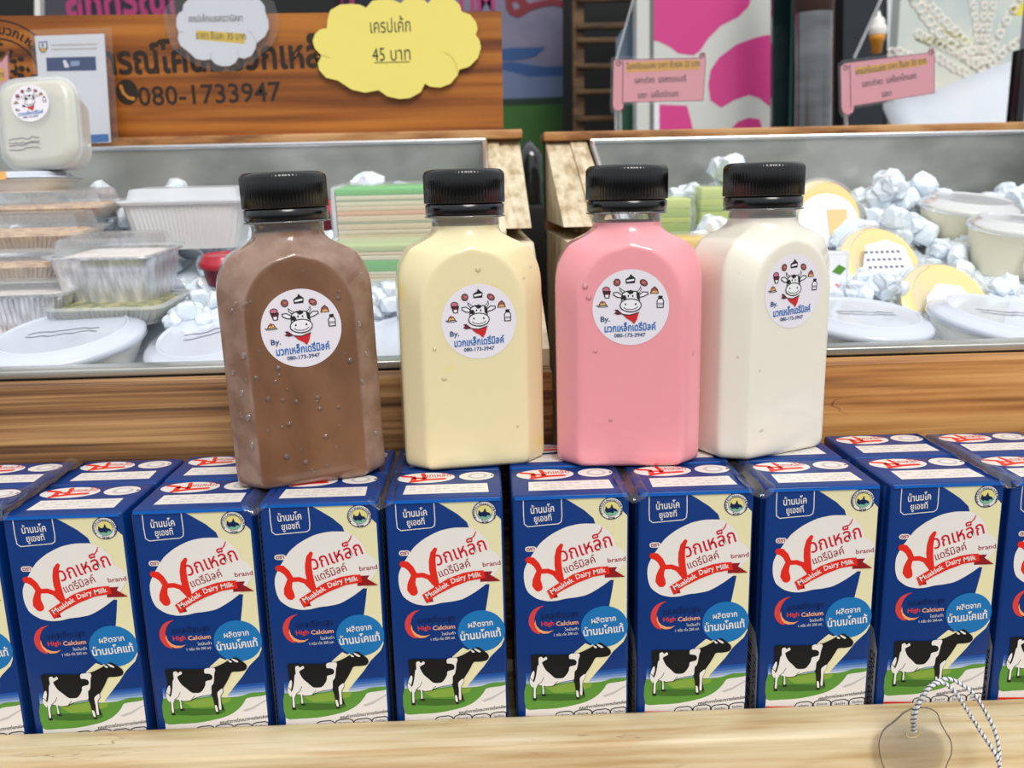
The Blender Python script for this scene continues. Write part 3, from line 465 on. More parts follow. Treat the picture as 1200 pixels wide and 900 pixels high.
def sticker_art(b, F, RS):
    f = lambda P: [((X-458)/327*RS, -(Y-458)/327*RS) for X, Y in P]; u = RS/327
    z1, z2, z3, z4 = 0.0001, 0.00016, 0.00022, 0.00028
    K, Wt = SA['k'], SA['w']
    def outl(P, fill, w=8): b.poly(f(P), fill, F, z1); b.stroke(f(P+[P[0]]), w*u, K, F, z2)
    ell = lambda x, y, rx, ry, n=20, t=0: [(x+rx*math.cos(2*math.pi*i/n)*math.cos(t)-ry*math.sin(2*math.pi*i/n)*math.sin(t), y+rx*math.cos(2*math.pi*i/n)*math.sin(t)+ry*math.sin(2*math.pi*i/n)*math.cos(t)) for i in range(n)]
    outl([(385, 350), (345, 325), (312, 328), (312, 348), (345, 368), (388, 372)], Wt); outl([(530, 350), (560, 325), (602, 328), (604, 345), (570, 362), (530, 372)], Wt)   # ears
    outl([(392, 335), (368, 310), (364, 285), (378, 300), (410, 322)], Wt, 6); outl([(508, 322), (530, 305), (540, 280), (546, 305), (528, 335)], Wt, 6)                       # horns
    outl([(392, 330), (430, 315), (500, 318), (530, 345), (532, 400), (470, 420), (380, 410), (380, 360)], Wt)
    b.poly(f([(425, 322), (455, 305), (485, 318), (478, 335), (450, 345), (440, 335)]), K, F, z3); b.poly(f([(383, 352), (410, 350), (425, 378), (400, 390), (381, 385)]), K, F, z3); b.poly(f([(505, 330), (530, 348), (530, 395), (510, 380)]), K, F, z3)
    b.disc((437-458)*u, -(357-458)*u, 7*u, 9*u, K, F, z3, 10); b.disc((475-458)*u, -(358-458)*u, 7*u, 9*u, K, F, z3, 10)
    P = ell(457, 438, 90, 56); b.poly(f(P), Wt, F, z3); b.stroke(f(P+[P[0]]), 8*u, K, F, z4)
    b.disc((413-458)*u, -(428-458)*u, 7*u, 9*u, K, F, z4, 10); b.disc((500-458)*u, -(428-458)*u, 8*u, 9*u, K, F, z4, 10)
    b.stroke(f([(398, 455), (420, 470), (457, 475), (495, 468), (518, 452)]), 6*u, K, F, z4)
    b.stroke(f([(382, 490), (420, 508), (465, 515), (510, 508)]), 22*u, Wt, F, z2)
    b.poly(f([(390, 515), (450, 520), (528, 500), (512, 560), (488, 600), (465, 575), (420, 548)]), SA['r'], F, z3); b.stroke(f([(390, 515), (450, 522), (528, 500)]), 8*u, K, F, z4)
    b.poly(f([(390, 512), (345, 472), (318, 475), (335, 492), (314, 505), (345, 518)]), SA['d'], F, z3)
    # treats around the rim
    outl([(165, 435), (185, 440), (255, 438), (262, 445), (230, 450), (180, 448)], SA['w'], 5); outl([(185, 438), (200, 408), (235, 405), (252, 436)], SA['o'], 6); b.poly(f([(196, 412), (212, 392), (228, 404), (222, 420)]), SA['br'], F, z3)
    outl([(220, 315), (285, 315), (272, 372), (240, 372)], SA['d'], 6); outl(ell(248, 300, 30, 22), SA['p'], 6); b.poly(f([(240, 345), (270, 345), (266, 368), (243, 368)]), Wt, F, z3)
    outl(ell(340, 240, 28, 29), SA['br'], 6); b.disc((345-458)*u, -(238-458)*u, 12*u, 10*u, SA['p'], F, z3, 10)
    outl([(415, 215), (465, 185), (494, 208), (490, 245), (418, 248)], K, 5); b.poly(f([(422, 222), (485, 212), (486, 228), (424, 238)]), Wt, F, z3); b.disc(0.0, -(183-458)*u, 9*u, 9*u, K, F, z3, 10)
    outl(ell(567, 247, 34, 24, 20, 0.6), SA['br'], 6); b.disc((566-458)*u, -(246-458)*u, 16*u, 10*u, SA['p'], F, z3, 10)
    outl([(625, 338), (635, 302), (660, 282), (684, 305), (692, 338)], SA['br'], 6); b.poly(f([(630, 336), (645, 318), (675, 318), (690, 336)]), SA['o'], F, z3)
    outl([(682, 405), (695, 385), (725, 385), (738, 405), (735, 460), (684, 460)], Wt, 8); b.poly(f([(692, 360), (728, 360), (728, 384), (692, 384)]), K, F, z3); b.poly(f([(690, 420), (732, 420), (732, 440), (690, 440)]), SA['g'], F, z3)
    b.text('By.', (240-458)*u, -(575-458)*u, 62*u, SA['n'], F, z2, 0, 80*u, 0.02)
    b.text('มวกเหล็กเดรี่มิลค์', (455-458)*u, -(660-458)*u, 88*u, SA['b'], F, z2, 2, 440*u, 0.025)
    b.text('080-173-3947', (452-458)*u, -(712-458)*u, 46*u, SA['n'], F, z2, 1, 270*u, 0.02)
milkM = {k: mat('milk_'+k, v, 0.32, 0.75, sss=0.25) for k, v in dict(choc=(120, 84, 64), yellow=(238, 224, 176), pink=(243, 159, 166), white=(236, 230, 214)).items()}
noise_col(milkM['choc'], (112, 74, 46), (136, 95, 65), (60, 60, 30), 3)
noise_col(milkM['yellow'], (238, 224, 178), (240, 218, 120), (50, 50, 42), 2, 0.66, 0.78)

def pale_bevels(m, c1, c2):
    # paler mottled colour where the bottle surface turns away from front and back
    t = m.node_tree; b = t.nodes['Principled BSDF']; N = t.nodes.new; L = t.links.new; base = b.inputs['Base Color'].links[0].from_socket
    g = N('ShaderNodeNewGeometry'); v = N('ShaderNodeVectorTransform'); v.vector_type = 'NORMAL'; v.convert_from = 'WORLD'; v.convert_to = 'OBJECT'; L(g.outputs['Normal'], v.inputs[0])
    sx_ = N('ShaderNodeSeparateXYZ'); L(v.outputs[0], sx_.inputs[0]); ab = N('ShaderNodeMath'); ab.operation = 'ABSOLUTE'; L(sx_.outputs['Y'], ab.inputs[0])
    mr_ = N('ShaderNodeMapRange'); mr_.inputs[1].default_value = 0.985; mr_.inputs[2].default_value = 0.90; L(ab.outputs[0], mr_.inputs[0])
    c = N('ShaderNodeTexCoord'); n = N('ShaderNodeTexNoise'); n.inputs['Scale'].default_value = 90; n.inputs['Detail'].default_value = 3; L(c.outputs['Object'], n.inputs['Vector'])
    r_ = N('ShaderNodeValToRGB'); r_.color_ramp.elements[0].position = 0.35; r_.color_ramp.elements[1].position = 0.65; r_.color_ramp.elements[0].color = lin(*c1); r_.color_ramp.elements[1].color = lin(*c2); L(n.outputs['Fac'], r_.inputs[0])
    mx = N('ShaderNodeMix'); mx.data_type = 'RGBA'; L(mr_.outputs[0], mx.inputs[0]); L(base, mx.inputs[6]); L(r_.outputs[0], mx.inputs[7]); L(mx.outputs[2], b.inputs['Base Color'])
pale_bevels(milkM['choc'], (130, 96, 76), (158, 128, 112))
D = math.radians
def put(name, liq, fx, fy, deg, label, sz, sx, fill, drops, seed, lean=(0, 0)):
    a = math.radians(deg); return bottle(name, milkM[liq], (fx-math.sin(a)*D2, fy+math.cos(a)*D2, 0.0009), a, label, sz, sx, fill, drops, seed, lean)
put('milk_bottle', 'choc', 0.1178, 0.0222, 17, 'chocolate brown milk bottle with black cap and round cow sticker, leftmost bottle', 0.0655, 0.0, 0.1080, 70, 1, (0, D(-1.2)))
put('milk_bottle', 'yellow', 0.1855, 0.0365, 8, 'pale yellow milk bottle with black cap between the brown and pink ones', 0.0640, 0.002, 0.1080, 7, 2)
put('milk_bottle', 'pink', 0.2505, 0.0310, -4, 'pink milk bottle with black cap and round cow sticker', 0.0690, 0.0, 0.1042, 7, 3)
put('milk_bottle', 'white', 0.3225, 0.0430, 25, 'white milk bottle with black cap, rightmost and turned to the right', 0.0725, 0.0, 0.1075, 5, 4)

# ================================================================ display crates
TUBS = []
def crate(x0, x1, wd, label, inner_side, railz, op0, op1, in0, in1):
    root = empty('display_crate', ((x0+x1)/2, 0.25, -0.118)); inv = Matrix.Translation(root.location).inverted(); tag(root, label, 'crate')
    def part(n, b): o = b.build(n, root); o.matrix_parent_inverse = inv; return o
    b = MB(); b.box((x0, 0.083, -0.1175), (x1, 0.0995, 0.033), wd, bev=0.0008); part('front_beam', b)
    YZ = lambda x: Matrix(((0, 0, 1, x), (1, 0, 0, 0), (0, 1, 0, 0), (0, 0, 0, 1)))
    for (a0, a1, polys) in ((op0, op1, ([(0.0995, -0.1175), (0.42, -0.1175), (0.42, 0.0872), (0.222, 0.0872), (0.0995, 0.0415)], [(0.242, 0.0955), (0.42, 0.0955), (0.42, 0.158), (0.398, 0.158)])), (in0, in1, ([(0.0995, -0.1175), (0.42, -0.1175), (0.42, 0.160), (0.398, 0.160), (0.0995, 0.0425)],))):
        for P in polys:
            b = MB(); b.slab(P, a1-a0, woodP, YZ(a1)); part('side_board', b)
    b = MB(); xo = x0 if inner_side > 0 else x1-0.02; b.slab([(0.0995, -0.1175), (0.42, -0.1175), (0.42, 0.158), (0.398, 0.158), (0.0995, 0.0415)], 0.02, woodP, YZ(xo+0.02)); part('end_board', b)
    b = MB(); b.box((x0, 0.40, -0.1175), (x1, 0.419, railz-0.0068), woodD); part('back_board', b)
    b = MB(); b.box((x0-0.002, 0.386, railz-0.0068), (x1+0.002, 0.43, railz), woodD, bev=0.0012); part('top_rail', b)
    return root
crate(-0.30, 0.2215, woodL, 'weathered wooden display crate at left holding trays and crepe cakes', 1, 0.1672, 0.2050, 0.2215, 0.1960, 0.2048)
crate(0.2425, 0.68, woodR, 'orange-toned wooden display crate at right holding pudding tubs on ice', -1, 0.1645, 0.2425, 0.2615, 0.2617, 0.2745)
def tray(x0, x1, zt, label):
    b = MB(); t = 0.0015; zb = 0.02
    b.box((x0, 0.1, zb), (x1, 0.39, zb+t), steel); b.box((x0, 0.3885, zb), (x1, 0.39, zt), steel)
    for x in (x0, x1-t):
        P = [(0.1, zb), (0.39, zb), (0.39, zt), (0.1, 0.0372)]; b.slab(P, t, steel, Matrix(((0, 0, 1, x+t), (1, 0, 0, 0), (0, 1, 0, 0), (0, 0, 0, 1))))
        b.tube([(x+t/2, 0.1, 0.0385), (x+t/2, 0.389, zt)], 0.0021, steelb)
    b.box((x0, 0.1005, 0.0332), (x1, 0.1165, 0.0374), steel, bev=0.0008); b.box((x0, 0.1155, zb), (x1, 0.1165, 0.034), steel)
    b.tube([(x0, 0.388, zt), (x1, 0.388, zt)], 0.0024, steelb)
    return tag(b.build('steel_tray'), label, 'tray')
tray(-0.275, 0.1945, 0.1595, 'stainless steel tray lining the left crate, mottled back wall'); tray(0.2775, 0.655, 0.1570, 'stainless steel tray lining the right crate, grey back wall')
AVOID = [(at(a, c, Y).x, Y, q) for a, c, Y, q in ((76, 394, .158, .049), (258, 392, .16, .049), (1013, 372, .156, .043), (1182, 372, .162, .05))]
def bedz(x, y): return 0.029+(y-0.118)*0.255-0.006*max(0, min(1, (0.205-y)/0.02))+0.003*math.sin(x*63+y*20)*math.cos(y*71)
def ice(x0, x1, label, heaps, seed):
    b = MB(); r = random.Random(seed); nx, ny = 60, 34; vs = []; fs = []
    for j in range(ny+1):
        for i in range(nx+1):
            x = x0+(x1-x0)*i/nx; y = 0.1172+0.2705*j/ny; vs.append((x, y, bedz(x, y)-0.006+r.uniform(-0.0025, 0.0025)))
    fs = [(j*(nx+1)+i, j*(nx+1)+i+1, (j+1)*(nx+1)+i+1, (j+1)*(nx+1)+i) for j in range(ny) for i in range(nx)]
    b.faces(vs, fs, mat('ice_bed', (222, 230, 238), 0.2, 0.5), None, False)
    def chunk(x, y, z, s):
        B = blob((s*r.uniform(0.8, 1.35), s*r.uniform(0.8, 1.2), s*r.uniform(0.7, 1.1)), r.random(), 0.1); bmesh.ops.rotate(B, verts=B.verts, matrix=Matrix.Rotation(r.uniform(0, 3), 3, Vector((r.random(), r.random(), r.random()+0.1)).normalized()))
        b.add(B, iceM, Matrix.Translation((x, y, z)), False)
    for k in range(240):
        x = r.uniform(x0+0.008, x1-0.008); y = r.uniform(0.13, 0.378)
        if any(math.hypot(x-a, y-c) < q for a, c, q in AVOID): continue
        chunk(x, y, bedz(x, y)+r.uniform(-0.004, 0.003), r.uniform(0.005, 0.0095))
    for px, py, Y, wx, n, s in heaps:
        p = at(px, py, Y)
        for k in range(n):
            x = p.x+r.gauss(0, 0.5)*wx; z0 = bedz(p.x, Y); z = z0+(p.z-z0)*r.random()**0.7*max(0, 1-abs(x-p.x)/wx/1.6); chunk(min(max(x, x0+0.01), x1-0.01), min(Y+r.uniform(-0.012, 0.012), 0.377), z, s*r.uniform(0.75, 1.2))
    return tag(b.build('crushed_ice'), label, 'ice', kind='stuff')
ice(-0.272, 0.1925, 'crushed ice and wet plastic heaped in the left steel tray', [(122, 222, .33, .02, 22, .009), (60, 230, .31, .025, 26, .01), (205, 216, .335, .016, 16, .010), (430, 208, .34, .02, 18, .011), (480, 205, .345, .016, 14, .009), (150, 250, .3, .03, 20, .009), (255, 345, .19, .012, 14, .008), (455, 335, .2, .02, 30, .009), (215, 350, .19, .01, 8, .007)], 5)
ice(0.281, 0.652, 'crushed ice piled between the pudding tubs in the right steel tray', [(1045, 212, .345, .025, 34, .0115), (1080, 212, .35, .018, 16, .011), (1050, 250, .31, .025, 24, .012), (800, 210, .345, .014, 14, .010), (852, 188, .345, .009, 26, .012), (835, 258, .28, .016, 20, .009), (1020, 325, .215, .014, 20, .008), (1130, 295, .28, .025, 16, .010), (1185, 222, .35, .02, 18, .011), (900, 215, .35, .02, 20, .011)], 9)

# ---------------------------------------------------------------- tubs and boxes in the trays
def scribble(b, x, y, w, M, z, seed):
    r = random.Random(seed); m = PM['foldg']
    for k in range(2):
        b.stroke([(x-w/2+w*i/9, y-k*w*0.16+r.uniform(-1, 1)*w*0.04) for i in range(10)], w*0.025, mat('stamp_grey', (120, 120, 130), 0.6), M, z)
def tub(loc, r, h, rot, label, group, lid_m=None, cup_m=None, ring=None, art=None, name='pudding_tub'):
    root = empty(name, loc, rot); tag(root, label, 'tub', group)
    b = MB(); b.lathe([(r-0.001, -0.003), (r-0.0016, -0.006), (r*0.80, -h+0.002), (r*0.77, -h), (0, -h)], cup_m or cupw, 40)
    if ring: b.lathe([(r-0.0012, -0.0028), (r-0.003, -0.0022), (r*0.55, -0.003), (0.0001, -0.003)], ring, 40)
    b.build('cup', root)
    b = MB(); b.lathe([(0.0001, 0.0026), (r*0.76, 0.0026), (r*0.785, 0.0027), (r*0.80, 0.0036), (r*0.812, 0.0037), (r*0.825, 0.0028), (r*0.93, 0.0012), (r, -0.0006), (r+0.0008, -0.0014), (r+0.0010, -0.0046), (r-0.0002, -0.0050)], lid_m or lidw, 48); lo = b.build('lid', root)
    if art: b = MB(); art(b, r); b.build('label', lo)
    return root
def stamp(seed): return lambda b, r: scribble(b, 0, 0.002, r*0.9, Matrix.Translation((0, 0, 0)), 0.0029, seed)
D = math.radians
def P3(px, py, Y): return tuple(at(px, py, Y))
tub(P3(76, 394, .158), 0.0415, 0.022, (D(12), D(-4), 0.1), 'round white lidded tub at the far left front of the left crate', 'white lidded tubs', art=stamp(1))
tub(P3(258, 392, .160), 0.0415, 0.022, (D(14), D(-10), 0.2), 'round white lidded tub tilted behind the chocolate brown bottle', 'white lidded tubs', art=stamp(2))
tub(P3(478, 398, .158), 0.038, 0.022, (D(13), D(-6), 0), 'round white lidded tub between the brown and yellow bottles', 'white lidded tubs')
tub(P3(1013, 372, .156), 0.0365, 0.022, (D(9), D(3), 0), 'round white lidded tub just right of the white milk bottle', 'white lidded tubs', art=stamp(3))
tub(P3(1182, 372, .162), 0.0430, 0.024, (D(10), D(7), 0), 'round white lidded tub at the right front corner of the photo', 'white lidded tubs', art=stamp(4))
def lab_white(b, r): b.poly([(r*0.78*math.cos(a*0.2617), r*0.68*math.sin(a*0.2617)-r*0.12) for a in range(24)], paper, None, 0.0029); b.poly([(-r*0.02, -r*0.5), (r*0.5, -r*0.5), (r*0.5, r*0.15), (-r*0.02, r*0.15)], mat('label_photo_tan', (222, 196, 140), 0.5), None, 0.0031)
def lab_lines(b, r):
    b.poly([(-r*0.68, -r*0.62), (r*0.72, -r*0.62), (r*0.60, r*0.30), (r*0.2, r*0.52), (-r*0.35, r*0.38)], paper, None, 0.0029)
    for k in range(3):
        for i in range(7): b.poly([(-r*0.42+i*r*0.13, r*0.22-k*r*0.2), (-r*0.34+i*r*0.13, r*0.22-k*r*0.2), (-r*0.34+i*r*0.13, r*0.15-k*r*0.2), (-r*0.42+i*r*0.13, r*0.15-k*r*0.2)], mat('stamp_grey', (120, 120, 130), 0.6), None, 0.0031)
def lab_plain(b, r): b.poly([(-r*0.6, -r*0.8), (r*0.6, -r*0.8), (r*0.55, -r*0.1), (r*0.3, r*0.3), (-r*0.2, r*0.35), (-r*0.5, 0)], paper, None, 0.0029)
lidc = clear('clear_lid', (240, 240, 236), body=0.05, gloss=0.2)
tub(P3(968, 254, .32), 0.0300, 0.026, (D(72), 0, D(6)), 'yellow rimmed pudding tub standing upright at the back with a white label', 'yellow pudding tubs', lidc, pudding, pudding, lab_white)
tub(P3(1033, 306, .25), 0.0285, 0.026, (D(56), 0, D(4)), 'yellow rimmed pudding tub with printed date lines, middle of three', 'yellow pudding tubs', lidc, pudding, pudding, lab_lines)
tub(P3(1110, 352, .20), 0.0290, 0.024, (D(54), D(4), 0), 'yellow rimmed pudding tub leaning just behind the front white lids', 'yellow pudding tubs', lidc, pudding, pudding, lab_plain)
tub(P3(1138, 238, .31), 0.0345, 0.034, (D(10), D(3), 0), 'clear lidded cup of pale custard at the back right of the ice', 'custard cups', clearlid, custard, custard, name='custard_cup')
def lab_round(b, r):
    M = Matrix.Translation((0, -r*0.93, -0.021)) @ Matrix.Rotation(D(82), 4, 'X')
    b.disc(0, 0, 0.0135, 0.0135, paper, M, 0.0008, 28)
    for k in range(7): a = D(20+k*23); b.disc(0.0098*math.cos(a), 0.0098*math.sin(a), 0.0012, 0.0012, SA['d' if k % 2 else 'br'], M, 0.0010, 8)
tub(P3(1192, 262, .255), 0.0300, 0.034, (D(9), D(2), D(10)), 'clear lidded custard cup with a round sticker at the right edge', 'custard cups', clearlid, custard, custard, lab_round, name='custard_cup')
tub(P3(262, 304, .245), 0.0150, 0.016, (D(5), 0, 0), 'small dark red lidded cup partly hidden behind the brown bottle, lower one', 'small red cups', mat('red_lid', (176, 24, 48), 0.35, 0.3), mat('dark_red_cup', (110, 22, 40), 0.4), name='jelly_cup')
tub(P3(372, 242, .32), 0.0170, 0.016, (D(6), 0, 0), 'small dark red lidded cup behind the brown bottle cap, upper one', 'small red cups', mat('red_lid', (176, 24, 48), 0.35, 0.3), mat('dark_red_cup', (110, 22, 40), 0.4), name='jelly_cup')
def rr(w, d, r, z, n=6):
    P = []
    for cx, cy, a0 in ((w/2-r, d/2-r, 0), (-w/2+r, d/2-r, 90), (-w/2+r, -d/2+r, 180), (w/2-r, -d/2+r, 270)):
        for i in range(n+1): a = D(a0+90*i/n); P.append((cx+r*math.cos(a), cy+r*math.sin(a), z))
    return P
def tray_box(loc, w, d, h, rot, label, body_m, lid_m, content_m=None, ribs=0, lid_h=0.007, name='food_tray', cat='food container', fill_h=0.9, rad=0.008, group=None):
    """tapered tray with a rolled rim, its lid and what is inside"""
    root = empty(name, loc, rot); tag(root, label, cat, group)
    b = MB(); k = 0.86; R = [rr(w*k, d*k, rad, 0.0), rr(w*k*1.01, d*k*1.01, rad, 0.002)]
    R += [rr(w*(k+(1-k)*t), d*(k+(1-k)*t), rad, h*t) for t in (0.35, 0.7, 0.97)]+[rr(w+0.004, d+0.004, rad, h), rr(w+0.004, d+0.004, rad, h+0.0012), rr(w-0.002, d-0.002, rad, h+0.0012)]
    if ribs:
        n = len(R[0]); R2 = []
        per = 14
        def dens(ring):
            o = []
            for i in range(n):
                a, c = Vector(ring[i]), Vector(ring[(i+1) % n])
                m_ = max(1, int((c-a).length/0.0012)) if (c-a).length > 0.006 else 1
                o.append((a, c, m_))
            return o
        cnt = [q[2] for q in dens(R[0])]
        for ri, ring in enumerate(R):
            o = []; j = 0
            for i in range(n):
                a, c = Vector(ring[i]), Vector(ring[(i+1) % n])
                for q in range(cnt[i]):
                    p = a.lerp(c, q/cnt[i]); off = 0.0007*ribs*(1 if (j % 2) else -1) if 1 < ri < 5 else 0; v = Vector((p.x, p.y, 0)).normalized(); o.append((p.x+v.x*off, p.y+v.y*off, p.z)); j += 1
            R2.append(o)
        R = R2
    b.loft(R, body_m, None, True, False, smooth=not ribs); b.build('tray', root)
    if content_m: b = MB(); b.loft([rr(w*k*0.97, d*k*0.97, rad, 0.002), rr(w*0.95, d*0.95, rad, h*fill_h), rr(w*0.8, d*0.8, rad, h*fill_h+0.002)], content_m, None, False, True); b.build('filling', root)
    if lid_m:
        b = MB(); z = h+0.0014; b.loft([rr(w+0.006, d+0.006, rad, z), rr(w+0.006, d+0.006, rad, z+0.001), rr(w-0.004, d-0.004, rad, z+0.0015), rr(w-0.008, d-0.008, rad, z+lid_h), rr(w-0.014, d-0.014, rad*0.7, z+lid_h+0.0006)], lid_m, None, False, True); b.build('lid', root)
    return root
cream_w = noise_col(mat('whipped_cream', (238, 230, 224), 0.5, sss=0.2), (226, 214, 206), (246, 240, 236), (120, 120, 120)); cakeo = noise_col(mat('orange_cake', (216, 160, 96), 0.5), (170, 96, 44), (238, 206, 150), (260, 260, 60))
pudb = noise_col(mat('greenish_cake', (150, 150, 110), 0.5), (110, 120, 96), (178, 172, 128), (200, 200, 60))
ribc = clear('ribbed_clear', (238, 242, 244), body=0.42, gloss=0.35)
def base(px, py, Y, dz=0): p = at(px, py, Y); return (p.x, p.y, p.z+dz)
tray_box(base(144, 346, .215), 0.062, 0.05, 0.026, (D(5), 0, D(-6)), 'clear lidded foil tray of whipped cream in the middle of the left crate', foil, clearp, cream_w, lid_h=0.009, fill_h=0.92)
tray_box(base(144, 372, .200), 0.066, 0.05, 0.010, (D(5), 0, D(-2)), 'ribbed greenish cake tray underneath the whipped cream tray', ribc, None, pudb, ribs=1)
tray_box(base(36, 388, .205), 0.064, 0.05, 0.025, (D(4), 0, D(5)), 'silver ribbed foil tray at the lower left edge', foil, clearp, cream_w, ribs=0.6, lid_h=0.006)
tray_box(base(24, 408, .198), 0.07, 0.05, 0.009, (D(4), 0, D(5)), 'brown ribbed cake tray at the very bottom of the left stack', cakeo, None, cakeo, ribs=0.8)
tray_box(base(22, 326, .225), 0.088, 0.05, 0.010, (D(4), 0, D(3)), 'clear tray with faint orange cake resting on the silver foil tray', ribc, clearp, cakeo, ribs=1, lid_h=0.008, group=None)
tray_box(base(34, 291, .240), 0.082, 0.05, 0.010, (D(4), 0, D(2)), 'ribbed clear tray of browned orange cake, second tray from the top at left', ribc, clearp, cakeo, ribs=1, lid_h=0.010)
tray_box(base(66, 257, .285), 0.080, 0.05, 0.009, (D(4), 0, D(2)), 'ribbed clear tray with pale orange cake below the ice at left', ribc, clearp, cakeo, ribs=1, lid_h=0.009)
tray_box(base(228, 288, .295), 0.078, 0.05, 0.030, (D(3), 0, D(4)), 'large white clear-lidded tray topped with ice left of the brown cap', mat('white_tray', (222, 222, 220), 0.3, 0.4), clearlid, cream_w, ribs=0.4, lid_h=0.008)
def cloud_tub():
    root = tray_box(base(32, 226, .30), 0.056, 0.05, 0.008, (0, 0, 0), 'flat white tub with an orange label under the tilted square tub', cupw, lidw, None, lid_h=0.004)
    b = MB(); M = Matrix.Translation((-0.004, -0.0285, 0.0105)) @ Matrix.Rotation(D(80), 4, 'X'); b.slab([(-0.020, -0.002), (0.006, -0.002), (0.006, 0.003), (-0.020, 0.003)], 0.0004, mat('orange_label', (240, 176, 96), 0.5), M); b.build('label', root)
cloud_tub()
def square_tub():
    p = at(50, 196, .288); root = empty('pudding_tub', (p.x, p.y, p.z), (D(76), 0, D(-4))); root.rotation_euler = (D(76), D(-4), 0); tag(root, 'square clear tub of white pudding standing tilted, round cow sticker on its lid', 'tub')
    W, H = 0.052, 0.060; M = Matrix.Translation((0, H/2, 0))
    b = MB(); b.loft([rr(W*0.86, H*0.86, 0.012, -0.026), rr(W*0.97, H*0.97, 0.013, -0.003), rr(W, H, 0.014, -0.001)], cupw, M, True, False); b.loft([rr(W*0.98, H*0.98, 0.013, -0.001), rr(W*0.9, H*0.9, 0.012, 0.0005)], custard, M, False, True); b.build('cup', root)
    b = MB(); b.loft([rr(W+0.003, H+0.003, 0.015, -0.003), rr(W+0.003, H+0.003, 0.015, 0.0015), rr(W-0.002, H-0.002, 0.014, 0.0022), rr(W-0.006, H-0.006, 0.012, 0.0050), rr(W-0.012, H-0.012, 0.009, 0.0052)], clear('tub_lid_plastic', (236, 240, 238), body=0.45, gloss=0.5, rough=0.15), M, False, True); lo = b.build('lid', root)
    b = MB(); F = Matrix.Translation((-0.002, H/2+0.012, 0.0055)); RS = 0.0125
    b.slab([(RS*math.cos(2*math.pi*i/40), RS*math.sin(2*math.pi*i/40)) for i in range(40)], 0.0002, mat('sticker_paper', (232, 226, 234), 0.5), F); sticker_art(b, F, RS); b.build('sticker', lo)
    b = MB(); scribble(b, -0.008, H/2-0.011, 0.02, None, 0.0056, 3); scribble(b, -0.008, H/2-0.015, 0.02, None, 0.0056, 4); b.build('date_stamp', lo)
square_tub()
# crepe cakes: green topped boxes of thin layers
def crepe(loc, w, d, cols, rot, label, group, left_white=True):
    root = empty('crepe_cake', loc, rot); tag(root, label, 'cake', group)
    b = MB(); z = 0
    for c, h in cols: b.box((-w/2, -d/2, z), (w/2, d/2, z+h), mat('crepe_%d_%d_%d' % c, c, 0.45, 0.2), bev=min(0.0008, h*0.3)); z += h
    b.build('layers', root)
    b = MB(); b.loft([rr(w+0.006, d+0.006, 0.003, -0.0008), rr(w+0.008, d+0.008, 0.003, z*0.5), rr(w+0.005, d+0.005, 0.003, z+0.0015)], clear('cake_box_plastic', (250, 250, 250), body=0.16, gloss=0.25), None, True, True, False); b.build('clear_box', root)
    if left_white: b = MB(); b.box((-w/2-0.0028, -d/2, 0.0005), (-w/2-0.0004, d/2, z), paper); b.build('cake_board', root)
    return root
G, Pe, Or, Cr, Ye, Gd = (110, 210, 116), (248, 226, 196), (246, 190, 160), (250, 242, 214), (250, 212, 80), (170, 196, 156)
crepe(base(470, 277, .27), 0.075, 0.045, [(Ye, .004), (Cr, .003), (Pe, .004), (Gd, .0012), (Pe, .004), (Or, .003), (Pe, .003), (Cr, .003), (Gd, .0008), (Cr, .003), (G, .0045)], (D(4), 0, D(-3)), 'tall crepe cake slice with green top layer, upper one between brown and yellow bottles', 'crepe cakes')
crepe(base(476, 336, .215), 0.085, 0.042, [(Pe, .005), (Cr, .004), (Pe, .002), (Cr, .002), (G, .0065), (Cr, .003), (Pe, .002), ((196, 214, 150), .004)], (D(4), 0, D(-2)), 'crepe cake slice with a green band, lower one between brown and yellow bottles', 'crepe cakes')
Li, Lj = (206, 220, 70), (176, 204, 60)
crepe(base(776, 276, .315), 0.034, 0.03, [(Lj, .010), (Li, .004), (Lj, .006), ((214, 230, 120), .007)], (D(3), 0, 0), 'lime green cake box beside the pink bottle cap', 'lime green cakes', False)
crepe(base(846, 262, .33), 0.040, 0.03, [(Li, .010), (Lj, .004), (Li, .005), ((214, 230, 120), .008)], (D(3), 0, 0), 'lime green cake box behind the white bottle cap', 'lime green cakes', False)
crepe(base(826, 305, .255), 0.05, 0.035, [(Cr, .004), ((236, 200, 150), .003), (Cr, .003), (Ye, .006)], (D(3), 0, 0), 'yellow topped crepe cake low between the pink and white bottles', 'crepe cakes', False)
def small_pack():
    root = empty('snack_pack', base(968, 352, .215), (D(-4), 0, D(-6))); tag(root, 'small clear snack pack with green and pink print right of the white bottle', 'pack')
    b = MB(); b.box((-0.012, -0.006, 0), (0.012, 0.006, 0.031), clearlid, bev=0.002); b.build('sleeve', root)
    b = MB(); b.box((-0.0095, -0.0072, 0.003), (0.0095, -0.0064, 0.028), paper)
    F = FRONT(0, -0.0073, 0); b.poly([(0.001, 0.018), (0.005, 0.0225), (0.0095, 0.020), (0.006, 0.016)], PM['grass'], F, 0.0001); b.poly([(-0.002, 0.006), (0.004, 0.011), (0.009, 0.007), (0.003, 0.004)], mat('pink_print', (226, 150, 150), 0.5), F, 0.0001); b.build('label', root)
small_pack()
